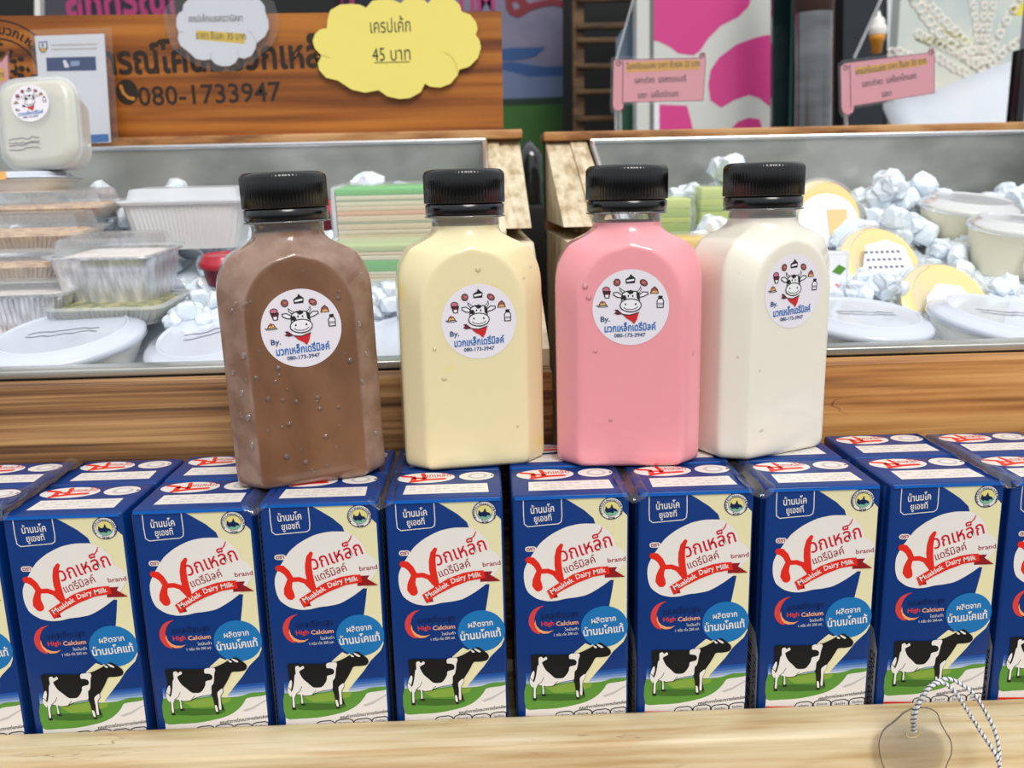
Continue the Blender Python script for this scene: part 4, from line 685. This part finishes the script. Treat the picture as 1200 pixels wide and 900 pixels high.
# ================================================================ signs on the crates
def Q(cr, pts, Y):
    o = []
    for X, Z in pts: p = at(cr[0]+X/cr[2], cr[1]+Z/cr[2], Y); o.append((p.x, p.z))
    return o
def q1(cr, X, Z, Y): return Q(cr, [(X, Z)], Y)[0]
FULL = (0, 0, 1)
def txt(b, t, px, py, hpx, m, Y, wpx=0, rot=0, bold=0.0, z=0.0002):
    x, y = q1(FULL, px, py, Y); s = (Y-CAM.y)/FPX*1.0; b.text(t, x, y, hpx*s, m, FRONT(0, Y, 0), z, rot+0.9, wpx*s, bold)
# wooden sign board
YS = 0.400; b = MB(); F = FRONT(0, YS, 0)
P = Q(FULL, [(-90, 154), (-90, 19.5), (587.5, 13), (590, 152)], YS); P[0] = (P[0][0], 0.1672); P[3] = (P[3][0], 0.1672)
b.slab(P, 0.014, woodS, F)
txt(b, 'สหกรณ์โคนมมวกเหล็ก', 238, 83, 40, brownink, YS, 300, 0, 0.03)
x, y = q1(FULL, 149, 108, YS); s = (YS-CAM.y)/FPX; b.disc(x, y, 12*s, 13.5*s, brownink, F, 0.0002); tel = mat('sign_wood_light', (196, 130, 52), 0.5)
b.stroke([(x-6*s, y+6*s), (x-4*s, y-1*s), (x+1*s, y-6*s), (x+6*s, y-7*s)], [4*s, 3*s, 3*s, 4*s], tel, F, 0.0003)
txt(b, '080-1733947', 247, 121, 29, brownink, YS, 157, 0, 0.012)
cxs, czs = q1(FULL, 3, 92, YS)
for rad, wd in ((60, 1.6), (41, 1.8)): b.stroke([(cxs+rad*s*math.cos(D(a)), czs+rad*s*math.sin(D(a))) for a in range(0, 181, 6)], wd*s, brownink, F, 0.0002)
for i, ch in enumerate('สหกรณโคนมมวกเหลก'): a = 160-i*8.6; b.text(ch, cxs+46*s*math.cos(D(a)), czs+46*s*math.sin(D(a)), 13*s, brownink, F, 0.0002, a-90, 0, 0.03)
r = random.Random(4)
for k in range(90):
    a = r.uniform(0, 6.28); d = 38*s*math.sqrt(r.random()); b.disc(cxs+d*math.cos(a), czs+d*math.sin(a), r.uniform(1.5, 4)*s, r.uniform(1.5, 4)*s, brownink, F, 0.0002+k*0.000001, 7)
tag(b.build('wooden_sign'), 'varnished wooden sign board with burnt Thai lettering and phone number', 'sign')
def cloud_pts(cx, cy, rx, ry, n, bump, seed, rot=0):
    r = random.Random(seed); pts = []
    A = [2*math.pi*(i+r.uniform(-0.12, 0.12))/n for i in range(n)]
    for i in range(n):
        a0, a1 = A[i], A[(i+1) % n]+(2*math.pi if i == n-1 else 0)
        p0 = Vector((cx+rx*math.cos(a0), cy+ry*math.sin(a0))); p1 = Vector((cx+rx*math.cos(a1), cy+ry*math.sin(a1))); m = (p0+p1)/2; L = (p1-p0).length/2; u = (p1-p0).normalized(); v = Vector((u.y, -u.x))
        for k in range(8): t = math.pi*(1-k/8); q = m+u*L*math.cos(t)+v*L*bump*math.sin(t); pts.append((q.x, q.y))
    return pts
sleeve = clear('laminate_sleeve', (240, 240, 242), body=0.03, gloss=0.12, rough=0.1)
# yellow cloud price card
YC = 0.396; s = (YC-CAM.y)/FPX; F = FRONT(0, YC, 0); b = MB(); cx, cz = q1(FULL, 465, 55, YC)
YP = Q((360, 0, 5), [(120, 110), (135, 60), (190, 28), (260, 22), (310, 28), (345, 45), (380, 5), (440, -8), (500, -2), (548, 18), (580, -12), (640, -18), (690, 2), (704, 20), (730, -5), (800, -20), (860, -5), (895, 30), (905, 68), (955, 85), (990, 130), (998, 170), (988, 205), (1010, 235), (1018, 280), (1000, 340), (950, 390), (890, 408), (882, 440), (840, 490), (780, 513), (720, 508), (690, 490), (665, 540), (600, 575), (540, 580), (470, 565), (418, 528), (340, 543), (260, 525), (180, 472), (110, 455), (70, 410), (62, 370), (85, 325), (45, 285), (32, 240), (45, 200), (75, 172), (115, 165)], YC)
b.slab(YP, 0.0012, yellowp, F)
txt(b, 'เครปเค้ก', 458, 38, 20, ink, YC, 44, 0); txt(b, '45 บาท', 459, 71, 20, ink, YC, 42, 0)
b.stroke(Q(FULL, [(439, 73.5), (480, 72.5)], YC), 0.8*s, ink, F, 0.0002)
b.stroke(Q((360, 0, 5), [(800, 305), (840, 325), (870, 365), (882, 430)], YC), 0.7*s, mat('card_shade_line', (206, 184, 90), 0.6), F, 0.0002); b.stroke(Q((360, 0, 5), [(62, 335), (100, 325), (130, 338)], YC), 0.7*s, mat('card_shade_line', (206, 184, 90), 0.6), F, 0.0002)
tag(b.build('price_card'), 'yellow cloud-shaped price card reading 45 baht on the wooden sign', 'price card')
# white cloud price card in a clear sleeve
root = empty('price_card', (0, 0, 0)); tag(root, 'white cloud-shaped price card in clear sleeve with yellow highlighted line', 'price card')
C3 = (180, 0, 7.5)
WP = Q(C3, [(255, 95), (262, 40), (310, -10), (420, -50), (640, -60), (860, -45), (930, -5), (975, 50), (985, 120), (1010, 180), (1012, 250), (980, 320), (905, 380), (895, 430), (860, 490), (800, 515), (745, 505), (720, 550), (670, 580), (600, 582), (540, 560), (505, 520), (440, 530), (370, 515), (300, 450), (235, 400), (212, 340), (220, 285), (200, 230), (200, 160), (220, 115)], YC)
SP = Q(C3, [(90, 130), (110, 60), (180, -20), (300, -80), (640, -110), (960, -80), (1060, 20), (1095, 130), (1100, 260), (1060, 380), (960, 470), (860, 560), (700, 630), (560, 630), (420, 590), (280, 520), (170, 430), (120, 300), (95, 210)], YC)
b = MB(); b.slab(WP, 0.0006, paper, F); b.stroke([WP[i] for i in range(len(WP))]+[WP[0]], 0.5*s, PM['foldg'], F, 0.0001)
txt(b, 'เครปเค้กเนยสดวานิลลา', 253, 25.5, 10, ink, YC, 58, -1); b.poly(Q(C3, [(375, 268), (805, 295), (800, 385), (375, 345)], YC), mat('yellow_highlight', (240, 206, 64), 0.5), F, 0.0001); txt(b, 'ราคา ชิ้นละ 35 บาท', 259, 46, 10, ink, YC, 54, -3)
for P_ in ([(505, 520), (500, 490), (510, 460)], [(745, 505), (742, 470), (738, 425)], [(905, 380), (890, 330), (835, 265)], [(220, 285), (250, 275), (270, 285)]): b.stroke(Q(C3, P_, YC), 0.5*s, PM['foldg'], F, 0.0002)
b.build('card', root); b = MB(); b.slab(SP, 0.0003, sleeve, FRONT(0, YC-0.0007, 0)); b.build('clear_sleeve', root)
# payment sheet
root = empty('payment_sheet', (0, 0, 0)); tag(root, 'white paper sheet with a navy bar in a clear sleeve, leaning on the sign', 'sheet')
C1 = (0, 0, 1200/140); YQ = 0.384; FQ = FRONT(0, YQ, 0); b = MB(); s = (YQ-CAM.y)/FPX
b.slab(Q(FULL, [(40.5, 42), (122, 39.5), (130, 167), (52, 170)], YQ), 0.0005, paper, FQ)
navyb = mat('navy_bar', (20, 58, 118), 0.4, 0.3); b.poly(Q(C1, [(465, 580), (960, 568), (968, 708), (472, 716)], YQ), navyb, FQ, 0.0001); b.poly(Q(C1, [(630, 610), (660, 600), (695, 660), (690, 680), (650, 680), (640, 640)], YQ), paper, FQ, 0.0002); b.poly(Q(C1, [(710, 615), (800, 610), (800, 660), (710, 665)], YQ), mat('bar_pale', (150, 170, 205), 0.5), FQ, 0.0002)
b.poly(Q(C1, [(390, 420), (475, 415), (480, 490), (455, 530), (415, 530), (390, 490)], YQ), navyb, FQ, 0.0001); b.poly(Q(C1, [(398, 430), (467, 428), (470, 478), (400, 482)], YQ), paper, FQ, 0.0002); b.poly(Q(C1, [(400, 486), (472, 482), (455, 522), (418, 522)], YQ), orangeb, FQ, 0.0002)
b.poly(Q(C1, [(420, 440), (440, 440), (437, 470), (424, 470)], YQ), navyb, FQ, 0.0003)
for yy in (450, 492): b.stroke(Q(C1, [(520, yy+5), (970, yy-5)], YQ), 1.2*s, PM['foldg'], FQ, 0.0001)
b.poly(Q(FULL, [(99, 158), (127, 157), (128, 166), (99, 168)], YQ), mat('blue_strip', (40, 120, 190), 0.4), FQ, 0.0001); b.build('paper', root)
b = MB(); b.slab(Q(FULL, [(35, 35), (131, 32), (139, 166), (46, 171)], YQ), 0.0003, sleeve, FRONT(0, YQ-0.0006, 0)); b.build('clear_sleeve', root)
# pink price signs: scroll shaped cards on clear holders
def pink_sign(out, roll, bar, lines, curls, Y, label, stick, rot):
    root = empty('price_sign', (0, 0, 0)); tag(root, label, 'price sign', 'pink scroll price signs'); F = FRONT(0, Y, 0); s = (Y-CAM.y)/FPX
    b = MB(); b.slab(Q(FULL, out, Y), 0.0006, pinkp, F)
    O = Q(FULL, out, Y); b.stroke(O+[O[0]], 0.6*s, maroon, F, 0.0001); b.stroke(Q(FULL, roll, Y), 0.8*s, maroon, F, 0.0002)
    b.poly(Q(FULL, bar, Y), orangeb, F, 0.0001)
    for t, px, py, h, w_ in lines: txt(b, t, px, py, h, ink, Y, w_, rot, 0.0, 0.0003)
    for px, py in curls:
        x, y = q1(FULL, px, py, Y); b.stroke([(x+3.2*s*math.cos(D(a))*(1-a/700), y+3.2*s*math.sin(D(a))*(1-a/700)) for a in range(0, 480, 40)], 0.9*s, maroon, F, 0.0002)
    b.build('card', root)
    cx_, cy_ = sum(p[0] for p in out)/len(out), sum(p[1] for p in out)/len(out)
    b = MB(); b.slab(Q(FULL, [(cx_+(x-cx_)*1.03+(-2 if x < cx_ else 2), cy_+(y-cy_)*1.06+(-2 if y < cy_ else 2)) for x, y in out], Y), 0.0003, sleeve, FRONT(0, Y-0.0007, 0)); b.build('clear_sleeve', root)
    for (x0, y0, x1, y1, w_) in stick: b = MB(); A, B_ = at(x0, y0, Y+0.0035), at(x1, y1, Y+0.0035); b.tube([A, B_], w_*s, clearp, 8); b.build('clear_stick', root)
pink_sign([(719, 72), (722, 70), (820, 68), (822, 62), (826, 62), (827, 70), (824, 118), (731, 120), (730, 127), (726, 130), (720, 129), (718, 124)], [(730, 72), (729.5, 121)], [(734, 73), (820, 70), (820, 81), (734, 85)],
          [('ไอศครีมนมสด ราคา ถ้วยละ 25 บาท', 777, 79.5, 9, 82), ('รสกะทิสด  รสสตรอเบอรี่', 774, 96.5, 9, 58), ('รสชา  รสช็อกโกแลต', 771, 114, 9, 46)], [(725, 75), (822, 66)], 0.404, 'pink scroll price sign in front of the pink cow-pattern board', [(721, 70, 722, 153, 2), (726, 70, 727, 153, 2), (722, 70, 742, 0, 1.5)], 0.5)
pink_sign([(985, 78), (990, 74), (1087, 62), (1089, 57), (1094, 57), (1095, 64), (1095, 109), (1001, 124), (1000, 131), (994, 135), (988, 132), (986, 126)], [(996, 76), (997, 128)], [(1002, 79), (1086, 68), (1087, 76), (1003, 88)],
          [('เครปเย็นนมสด ราคา ชิ้นละ 35 บาท', 1044, 81, 9, 80), ('รสกะทิสด  รสช็อกโกแลต', 1042, 97, 9, 62), ('รสชา', 1039, 113, 9, 11)], [(991, 80), (1091, 62)], 0.404, 'pink scroll price sign tilted upward beside the metal pole', [(991, 125, 992, 150, 2.2), (1001, 68, 1034, -4, 2.0)], 7)
pink_sign([(-30, 86), (2, 72), (7, 65), (9, 64), (11, 100), (8, 150), (-30, 152)], [(-12, 80), (-12, 150)], [(-20, 80), (6, 80), (7, 95), (-20, 97)], [('ถ้วยละ 25 บาท', -8, 91, 9, 24)], [], 0.378, 'pink price sign mostly cut off by the left edge, before the sign board', [(-20, 100, -20, 158, 2)], 0)
# ================================================================ the stall behind
def panel(name, crop, pts, Y, t, m, label=None, cat=None, extra=None, kind=None):
    b = MB(); b.slab(Q(crop, pts, Y), t, m, FRONT(0, Y, 0))
    if extra: extra(b, FRONT(0, Y, 0))
    return tag(b.build(name), label, cat, None, kind)
# banner with landscape print
navyp = mat('banner_navy', (26, 26, 48), 0.7); lav = noise_col(mat('banner_sky', (112, 112, 140), 0.7), (92, 98, 130), (134, 126, 146), (5, 5, 9)); bluew = mat('banner_blue', (40, 76, 128), 0.7); greenb = noise_col(mat('banner_green', (38, 84, 30), 0.7), (28, 66, 26), (52, 100, 34), (6, 6, 6)); magt = mat('banner_magenta', (168, 50, 110), 0.6); mist = mat('banner_mist', (96, 112, 146), 0.7)
def ban(b, F):
    Y = 1.25
    b.poly(Q(FULL, [(40, -90), (455, -90), (455, 260), (40, 260)], Y), navyp, F, 0.0005)
    b.poly(Q(FULL, [(560, 74), (620, 72), (640, 78), (690, 74), (690, 122), (560, 122)], Y), mist, F, 0.0005); b.poly(Q(FULL, [(560, 62), (600, 56), (640, 55), (628, 66), (612, 70), (560, 72)], Y), bluew, F, 0.0006); b.poly(Q(FULL, [(560, 78), (600, 72), (630, 78), (690, 78), (690, 88), (620, 90), (590, 82), (560, 84)], Y), bluew, F, 0.0007)
    b.poly(Q(FULL, [(540, 117), (620, 116), (690, 112), (690, 260), (540, 260)], Y), greenb, F, 0.0008); b.poly(Q(FULL, [(540, 117), (620, 115), (690, 112), (690, 121), (540, 126)], Y), mat('banner_dark_green', (18, 46, 28), 0.7), F, 0.0009)
    s = (Y-CAM.y)/FPX
    txt(b, 'สหกรณ์โคนมมวกเหล็ก', 248, 14, 52, magt, Y, 310, 0, 0.03, 0.001); txt(b, 'TIM', 556, 12, 30, magt, Y, 46, 0, 0.03, 0.001)
    b.poly(Q((580, 0, 7.5), [(90, -40), (95, 70), (130, 130), (200, 155), (240, 140), (310, 95), (420, 60), (520, 45), (600, 70), (620, 40), (600, 5), (520, -10), (430, 0), (300, 30), (270, 0), (270, -60)], Y), mat('banner_red', (120, 26, 44), 0.6), F, 0.0010); b.poly(Q((580, 0, 7.5), [(150, 30), (190, 20), (220, 70), (170, 90)], Y), lav, F, 0.0012)
    b.poly(Q(FULL, [(40, -10), (95, -10), (95, 20), (40, 20)], Y), mat('smoke_grey', (64, 62, 72), 0.7), F, 0.0007)
panel('banner', FULL, [(40, -120), (690, -120), (690, 300), (40, 300)], 1.25, 0.004, lav, 'printed stall banner with blue hills, green field and red lettering', 'banner', ban)
panel('post', FULL, [(40, -100), (46.5, -100), (48, 330), (42, 330)], 0.95, 0.012, mat('white_post', (228, 228, 226), 0.5), 'thin white post behind the left end of the wooden sign', 'post')
panel('speaker_box', FULL, [(205, -120), (392, -120), (392, 90), (205, 90)], 1.15, 0.06, nearblack, 'black box above the wooden sign, mostly out of frame', 'box')
# slatted rack
root = empty('slatted_rack', (0, 0, 0)); tag(root, 'dark brown slatted wooden rack between the banner and the cow-pattern board', 'rack')
YR = 1.05
def slat(name, x0, y0, x1, y1, Y, t, m):
    b = MB(); A, B_ = at(x0, y1, Y), at(x1, y0, Y); b.box((A.x, Y-t/2, A.z), (B_.x, Y+t/2, B_.z), m, bev=0.001); return b.build(name, root)
slat('upright', 673, -90, 683, 330, YR, 0.02, woodK); slat('upright', 990, -90, 1000, 330, YR, 0.02, woodK)
for y0, y1 in ((-62, -50), (-32, -20), (-10, 3), (22, 35), (39, 51), (69, 81), (99, 111), (130, 143), (160, 173), (190, 203)): slat('slat', 676, y0, 998, y1, YR-0.014, 0.01, woodK)
panel('wall_rear', FULL, [(660, -120), (1040, -120), (1040, 330), (660, 330)], 1.12, 0.01, nearblack, kind='structure')
# blue-grey glass sheet and white frame of the cow-pattern board
panel('glass_sheet', FULL, [(722, 46), (746, 10), (748, 250), (722, 250)], 0.93, 0.004, mat('blue_grey_glass', (104, 124, 146), 0.15, 0.5), 'blue-grey glass sheet with slanted top behind the pink sign', 'glass', lambda b, F: b.poly(Q(FULL, [(723, 122), (747, 120), (747, 250), (723, 250)], 0.93), mat('glass_green', (50, 96, 76), 0.3), F, 0.0005))
wboard = mat('board_white', (212, 214, 210), 0.4, 0.3); mag = mat('board_magenta', (214, 60, 140), 0.4, 0.3)
C4 = (600, 0, 4)
def cow(b, F):
    Y = 0.88
    for P_ in ([(660, -120), (1130, -120), (1118, 0), (1110, 30), (1060, 80), (980, 120), (920, 180), (880, 240), (850, 260), (780, 250), (740, 220), (690, 195), (662, 190)], [(1232, 165), (1190, 165), (1130, 180), (1050, 210), (970, 270), (930, 330), (920, 400), (930, 470), (980, 505), (1040, 470), (1110, 445), (1160, 460), (1200, 495), (1232, 503)],
               [(690, 490), (820, 495), (838, 560), (850, 620), (870, 720), (690, 720)], [(1030, 600), (1060, 570), (1110, 552), (1160, 560), (1172, 600), (1165, 700), (1020, 700)]): b.poly(Q(C4, P_, Y), mag, F, 0.0003)
    b.poly(Q(C4, [(645, -120), (664, -120), (664, 800), (645, 800)], Y), mat('frame_grey', (108, 112, 108), 0.5), F, 0.0004); b.poly(Q(C4, [(667, 480), (690, 480), (690, 800), (667, 800)], Y), paper, F, 0.0005)
panel('cow_pattern_board', C4, [(585, -140), (1232, -140), (1232, 820), (585, 820)], 0.88, 0.03, wboard, 'white board with magenta cow patches behind the right crate', 'board', cow)
# dark glass edge, pole, timber and ornament
panel('smoked_glass', FULL, [(906, -100), (934, -100), (930, 330), (904, 330)], 0.80, 0.008, mat('dark_teal_glass', (20, 44, 44), 0.15, 0.5), 'dark teal glass panel edge beside the metal pole', 'glass', lambda b, F: b.poly(Q(FULL, [(928, -60), (931, -60), (924, 330), (921, 330)], 0.80), mat('teal_edge', (66, 120, 110), 0.3), F, 0.0004))
b = MB(); A = at(951, 330, 0.76); T_ = at(954, -90, 0.76); R_ = 0.0225*0.97
poleM = noise_col(mat('pole_metal', (120, 122, 124), 0.28, metal=0.9), (96, 98, 100), (140, 142, 144), (8, 8, 30)); pts = lambda t: (A.x+(T_.x-A.x)*t, 0.76, A.z+(T_.z-A.z)*t)
b.tube([pts(0), pts(1)], R_, poleM, 40); root = b.build('metal_pole'); tag(root, 'dark grey metal pole standing behind the right crate', 'pole')
b = MB(); zc = at(953, 10, 0.76); b.tube([(zc.x, 0.76, zc.z-0.006), (zc.x, 0.76, zc.z-0.004), (zc.x, 0.76, zc.z+0.05)], [R_, R_*1.06, R_*1.06], mat('collar_brown_reflection', (74, 56, 50), 0.5, metal=0.5), 40); b.build('collar', root)  # the collar's brown paints in a reflection at the pole top
panel('timber_post', FULL, [(972, -90), (991, -90), (989, 40), (984, 70), (981, 330), (966, 330)], 0.98, 0.02, noise_col(mat('tan_timber', (158, 116, 78), 0.6), (126, 88, 56), (176, 132, 92), (20, 20, 4)), 'tan timber post beside the metal pole', 'post')
panel('cabinet_side', FULL, [(990, -110), (1040, -110), (1034, 160), (1030, 330), (985, 330)], 0.94, 0.03, mat('dark_navy_panel', (18, 28, 38), 0.5), 'dark navy cabinet side behind the tilted pink sign', 'cabinet')
root = empty('ice_cream_ornament', tuple(at(1027, 62, 0.86))); tag(root, 'small ice cream cone ornament hanging by the dark cabinet side', 'ornament'); s = (0.86-CAM.y)/FPX
b = MB(); b.lathe([(0.0001, 0), (5.2*s, 0), (6.6*s, 12*s), (8*s, 13*s), (8.4*s, 20*s), (7.6*s, 20*s)], mat('cone_orange', (226, 150, 44), 0.5), 28); b.build('cone', root)
b = MB(); b.lathe([(8.6*s, 19*s), (9.6*s, 23*s), (9*s, 28*s), (7.2*s, 30*s), (7*s, 34*s), (5*s, 37*s), (3*s, 38*s), (1.5*s, 43*s), (0.0001, 45*s)], mat('soft_serve', (236, 234, 230), 0.5), 28); b.build('swirl', root)
b = MB(); b.tube([(0, 0, 44*s), (0, 0, 160*s)], 0.0004, mat('grey_string', (120, 120, 120), 0.6), 6); b.build('string', root)
# bright corner: pale backdrop, pearl garlands, white awning
pale = noise_col(mat('pale_backdrop', (216, 222, 214), 0.8), (196, 210, 210), (236, 234, 218), (5, 5, 5)); 
b = MB(); A, B_ = at(1035, 300, 1.6), at(1420, -220, 1.6); b.box((A.x, 1.6, A.z), (B_.x, 1.64, B_.z), pale); tag(b.build('wall_pale'), kind='structure')
leaf = mat('pale_leaf', (214, 224, 150), 0.6)
gar = mat('garland_pearl', (246, 240, 228), 0.4, 0.3, sss=0.2)
def garland(P_, label, rr_, Y=1.25):
    b = MB(); V = [at(x, y, Y) for x, y in P_]; s = (Y-CAM.y)/FPX; L = [0]
    for i in range(1, len(V)): L.append(L[-1]+(V[i]-V[i-1]).length)
    n = int(L[-1]/(rr_*1.7*s)); 
    for k in range(n+1):
        d = L[-1]*k/n; i = max(j for j in range(len(L)) if L[j] <= d+1e-9); i = min(i, len(V)-2); t = (d-L[i])/max(L[i+1]-L[i], 1e-9); p = V[i].lerp(V[i+1], t)
        rg = rr_*s; n1, n2 = 12, 6; rings = []
        for a in range(n1+1):
            th = 2*math.pi*a/n1; rings.append([(p.x+(rg+rg*0.32*math.cos(2*math.pi*q/n2))*math.cos(th), p.y+rg*0.32*math.sin(2*math.pi*q/n2)+(0.003 if k % 2 else 0), p.z+(rg+rg*0.32*math.cos(2*math.pi*q/n2))*math.sin(th)) for q in range(n2)])
        b.loft(rings, gar, None, False, False)
    return tag(b.build('pearl_garland'), label, 'garland', 'white ring garlands')
garland([(1068, -6), (1092, 30), (1112, 50), (1150, 80)], 'white ring garland running from top centre down to the fan point', 5)
garland([(1078, -8), (1104, 22), (1125, 42), (1152, 78)], 'second white ring garland just right of the longest slanting one', 4.2)
garland([(1076, 40), (1092, 48), (1120, 62), (1148, 80)], 'short white ring garland sweeping in from the left under the longest one', 4)
garland([(1138, -6), (1144, 30), (1149, 78)], 'white ring garland hanging almost straight, left of the upright pair', 3.4)
garland([(1154, -6), (1152, 30), (1150, 78)], 'white ring garland hanging straight in the middle of the fan', 3.4)
garland([(1166, -6), (1158, 34), (1152, 78)], 'white ring garland hanging straight, right of the upright pair', 3.4)
garland([(1196, -4), (1174, 34), (1155, 78)], 'white ring garland slanting from the top right into the fan point', 4)
garland([(1212, 36), (1180, 58), (1156, 80)], 'white ring garland entering from the right edge', 4)
garland([(1100, 68), (1118, 80), (1132, 86)], 'tiny white ring garland just above the white awning', 4)
garland([(1038, 62), (1052, 60), (1066, 66)], 'faint white ring garland beside the dark cabinet side', 4)
for P_, l in (([(1072, 46), (1095, 42), (1128, 54), (1120, 58), (1090, 54)], 'pale yellow-green leaf left of the garlands'), ([(1100, 30), (1135, 44), (1138, 50), (1112, 42)], 'pale yellow-green leaf between the garlands'), ([(1184, 8), (1206, 0), (1206, 18), (1190, 18)], 'yellow flower at the top right corner')):
    panel('leaf' if 'leaf' in l else 'flower', FULL, P_, 1.256, 0.004, leaf if 'leaf' in l else mat('yellow_flower', (240, 228, 90), 0.6), l, 'leaf' if 'leaf' in l else 'flower')
b = MB(); awn = noise_col(mat('white_canvas', (206, 212, 222), 0.6), (196, 204, 216), (214, 218, 222), (4, 4, 4)); Ya = 1.05
P1 = [at(x, y, Ya) for x, y in [(1032, 124), (1060, 117), (1100, 105), (1130, 94), (1160, 82), (1190, 72), (1240, 58)]]; P2 = [Vector((p.x, 0.78, -0.02)) for p in P1]
n = len(P1); vs = []; K = 8
for t in range(K+1):
    for i, (p, q) in enumerate(zip(P1, P2)): u = t/K; v = p.lerp(q, u); v.z += 0.010*math.sin(i*2.1+u*3)*(u*(1-u)*4); vs.append(v)
b.faces(vs, [(t*n+i, t*n+i+1, (t+1)*n+i+1, (t+1)*n+i) for t in range(K) for i in range(n-1)], awn, None, True)
ob = b.build('white_awning'); md = ob.modifiers.new('thickness', 'SOLIDIFY'); md.thickness = 0.004; tag(ob, 'white canvas sheet sloping up to the right behind the right crate', 'canvas')
b = MB(); A, T_ = at(1190, 330, 0.62), at(1193, -70, 0.62); A2 = at(1190, 60, 0.62)
b.box((A2.x-0.0035, 0.60, A.z), (A2.x+0.0035, 0.62, A2.z), blackp, bev=0.001); b.box((A2.x+0.0037, 0.60, A.z), (A2.x+0.012, 0.62, A2.z+0.05), mat('grey_post', (150, 152, 160), 0.5), bev=0.001); tag(b.build('sign_holder'), 'slim black and grey upright at the right edge above the crate', 'post')
b = MB(); A = at(622, 215, 0.52); B = blob((0.014, 0.014, 0.05), 3, 0.12); b.add(B, mat('dark_bottle_glass', (20, 30, 30), 0.15, 0.5), Matrix.Translation((A.x, 0.52, A.z))); b.box((A.x-0.02, 0.50, -0.118), (A.x+0.02, 0.54, A.z-0.02), nearblack, bev=0.004); tag(b.build('dark_bag'), 'dark plastic bag stuffed in the gap between the two crates', 'bag')

# ================================================================ clear tag on a silver cord at the front edge
YT = -0.026; s = (YT-CAM.y)/FPX; cc = at(1073, 880, YT)
root = empty('clear_tag', (cc.x, YT, cc.z)); tag(root, 'round clear plastic tag on a silver braided cord at the lower right', 'tag'); 
b = MB(); F = FRONT(0, 0, 0)
C8 = (900, 675, 4)
TP = Q(C8, [(640, 640), (680, 622), (740, 618), (790, 640), (810, 690), (835, 735), (857, 775), (860, 830), (840, 880), (820, 930), (780, 970), (720, 990), (650, 980), (590, 950), (545, 900), (524, 830), (522, 770), (545, 720), (590, 685)], YT)
tagc = clear('tag_acrylic', (232, 226, 220), body=0.04, gloss=0.25); rimc = clear('tag_rim', (96, 78, 84), body=0.55, gloss=0.6)
_n = len(TP); TP = [tuple((Vector(TP[i])*(2*t**3-3*t*t+1)+(Vector(TP[(i+1) % _n])-Vector(TP[i-1]))*0.5*(t**3-2*t*t+t)+Vector(TP[(i+1) % _n])*(3*t*t-2*t**3)+(Vector(TP[(i+2) % _n])-Vector(TP[i]))*0.5*(t**3-t*t))) for i in range(_n) for t in (0, 0.25, 0.5, 0.75)]
b.slab([(x-cc.x, z-cc.z) for x, z in TP], 0.0008, tagc, F)
b.tube([(x-cc.x, 0.0, z-cc.z) for x, z in TP]+[(TP[0][0]-cc.x, 0, TP[0][1]-cc.z)], 0.00022, rimc, 6)
hx, hz = q1(C8, 676, 732, YT); rg = [(hx-cc.x+36*s/4*math.cos(a*0.2617), -0.0004, hz-cc.z+30*s/4*math.sin(a*0.2617)) for a in range(25)]; b.tube(rg, 0.0003, clear('hole_rim', (230, 206, 160), body=0.6), 6)
b.build('tag_body', root)
cord_w = mat('cord_white', (226, 226, 230), 0.4, 0.3); cord_g = mat('cord_grey', (92, 90, 96), 0.4)
def cord(P_, name):
    V = [at(C8[0]+x/4, C8[1]+y/4, YT-dy) for x, y, dy in P_]; S_ = []
    for i in range(len(V)-1):
        a = V[max(i-1, 0)]; p, q, c = V[i], V[i+1], V[min(i+2, len(V)-1)]
        for k in range(12):
            t = k/12; S_.append(0.5*((2*p)+(q-a)*t+(2*a-5*p+4*q-c)*t*t+(3*p-a-3*q+c)*t**3))
    S_.append(V[-1]); b = MB(); R_ = 0.00042
    for st in range(3):
        pts = []; d_ = 0
        for i, p in enumerate(S_):
            if i: d_ += (p-S_[i-1]).length
            tng = (S_[min(i+1, len(S_)-1)]-S_[max(i-1, 0)]).normalized(); u = tng.cross(Vector((0.1, 1, 0.1))).normalized(); v = tng.cross(u); a = d_/0.0021*2*math.pi+st*2*math.pi/3; pts.append(p-cc*1+u*R_*math.cos(a)+v*R_*math.sin(a))
        P2_ = []
        for i in range(len(pts)-1):
            for k in range(3): P2_.append(pts[i].lerp(pts[i+1], k/3))
        b.tube(P2_, R_*1.05, cord_g if st == 2 else cord_w, 6)
    return b.build(name, root)
cord([(680, 728, 0.0), (678, 660, .002), (700, 600, .002), (745, 530, .002), (800, 492, .001), (850, 483, .001), (905, 508, .001), (965, 555, .002), (1020, 640, .004), (1060, 720, .006), (1080, 800, .008), (1085, 900, .010), (1086, 990, .012)], 'cord')
cord([(688, 728, .001), (690, 660, .003), (712, 590, .003), (760, 522, .003), (812, 500, .002), (850, 520, .002), (890, 565, .003), (940, 640, .004), (1000, 735, .006), (1050, 810, .008), (1080, 870, .010), (1090, 990, .012)], 'cord')
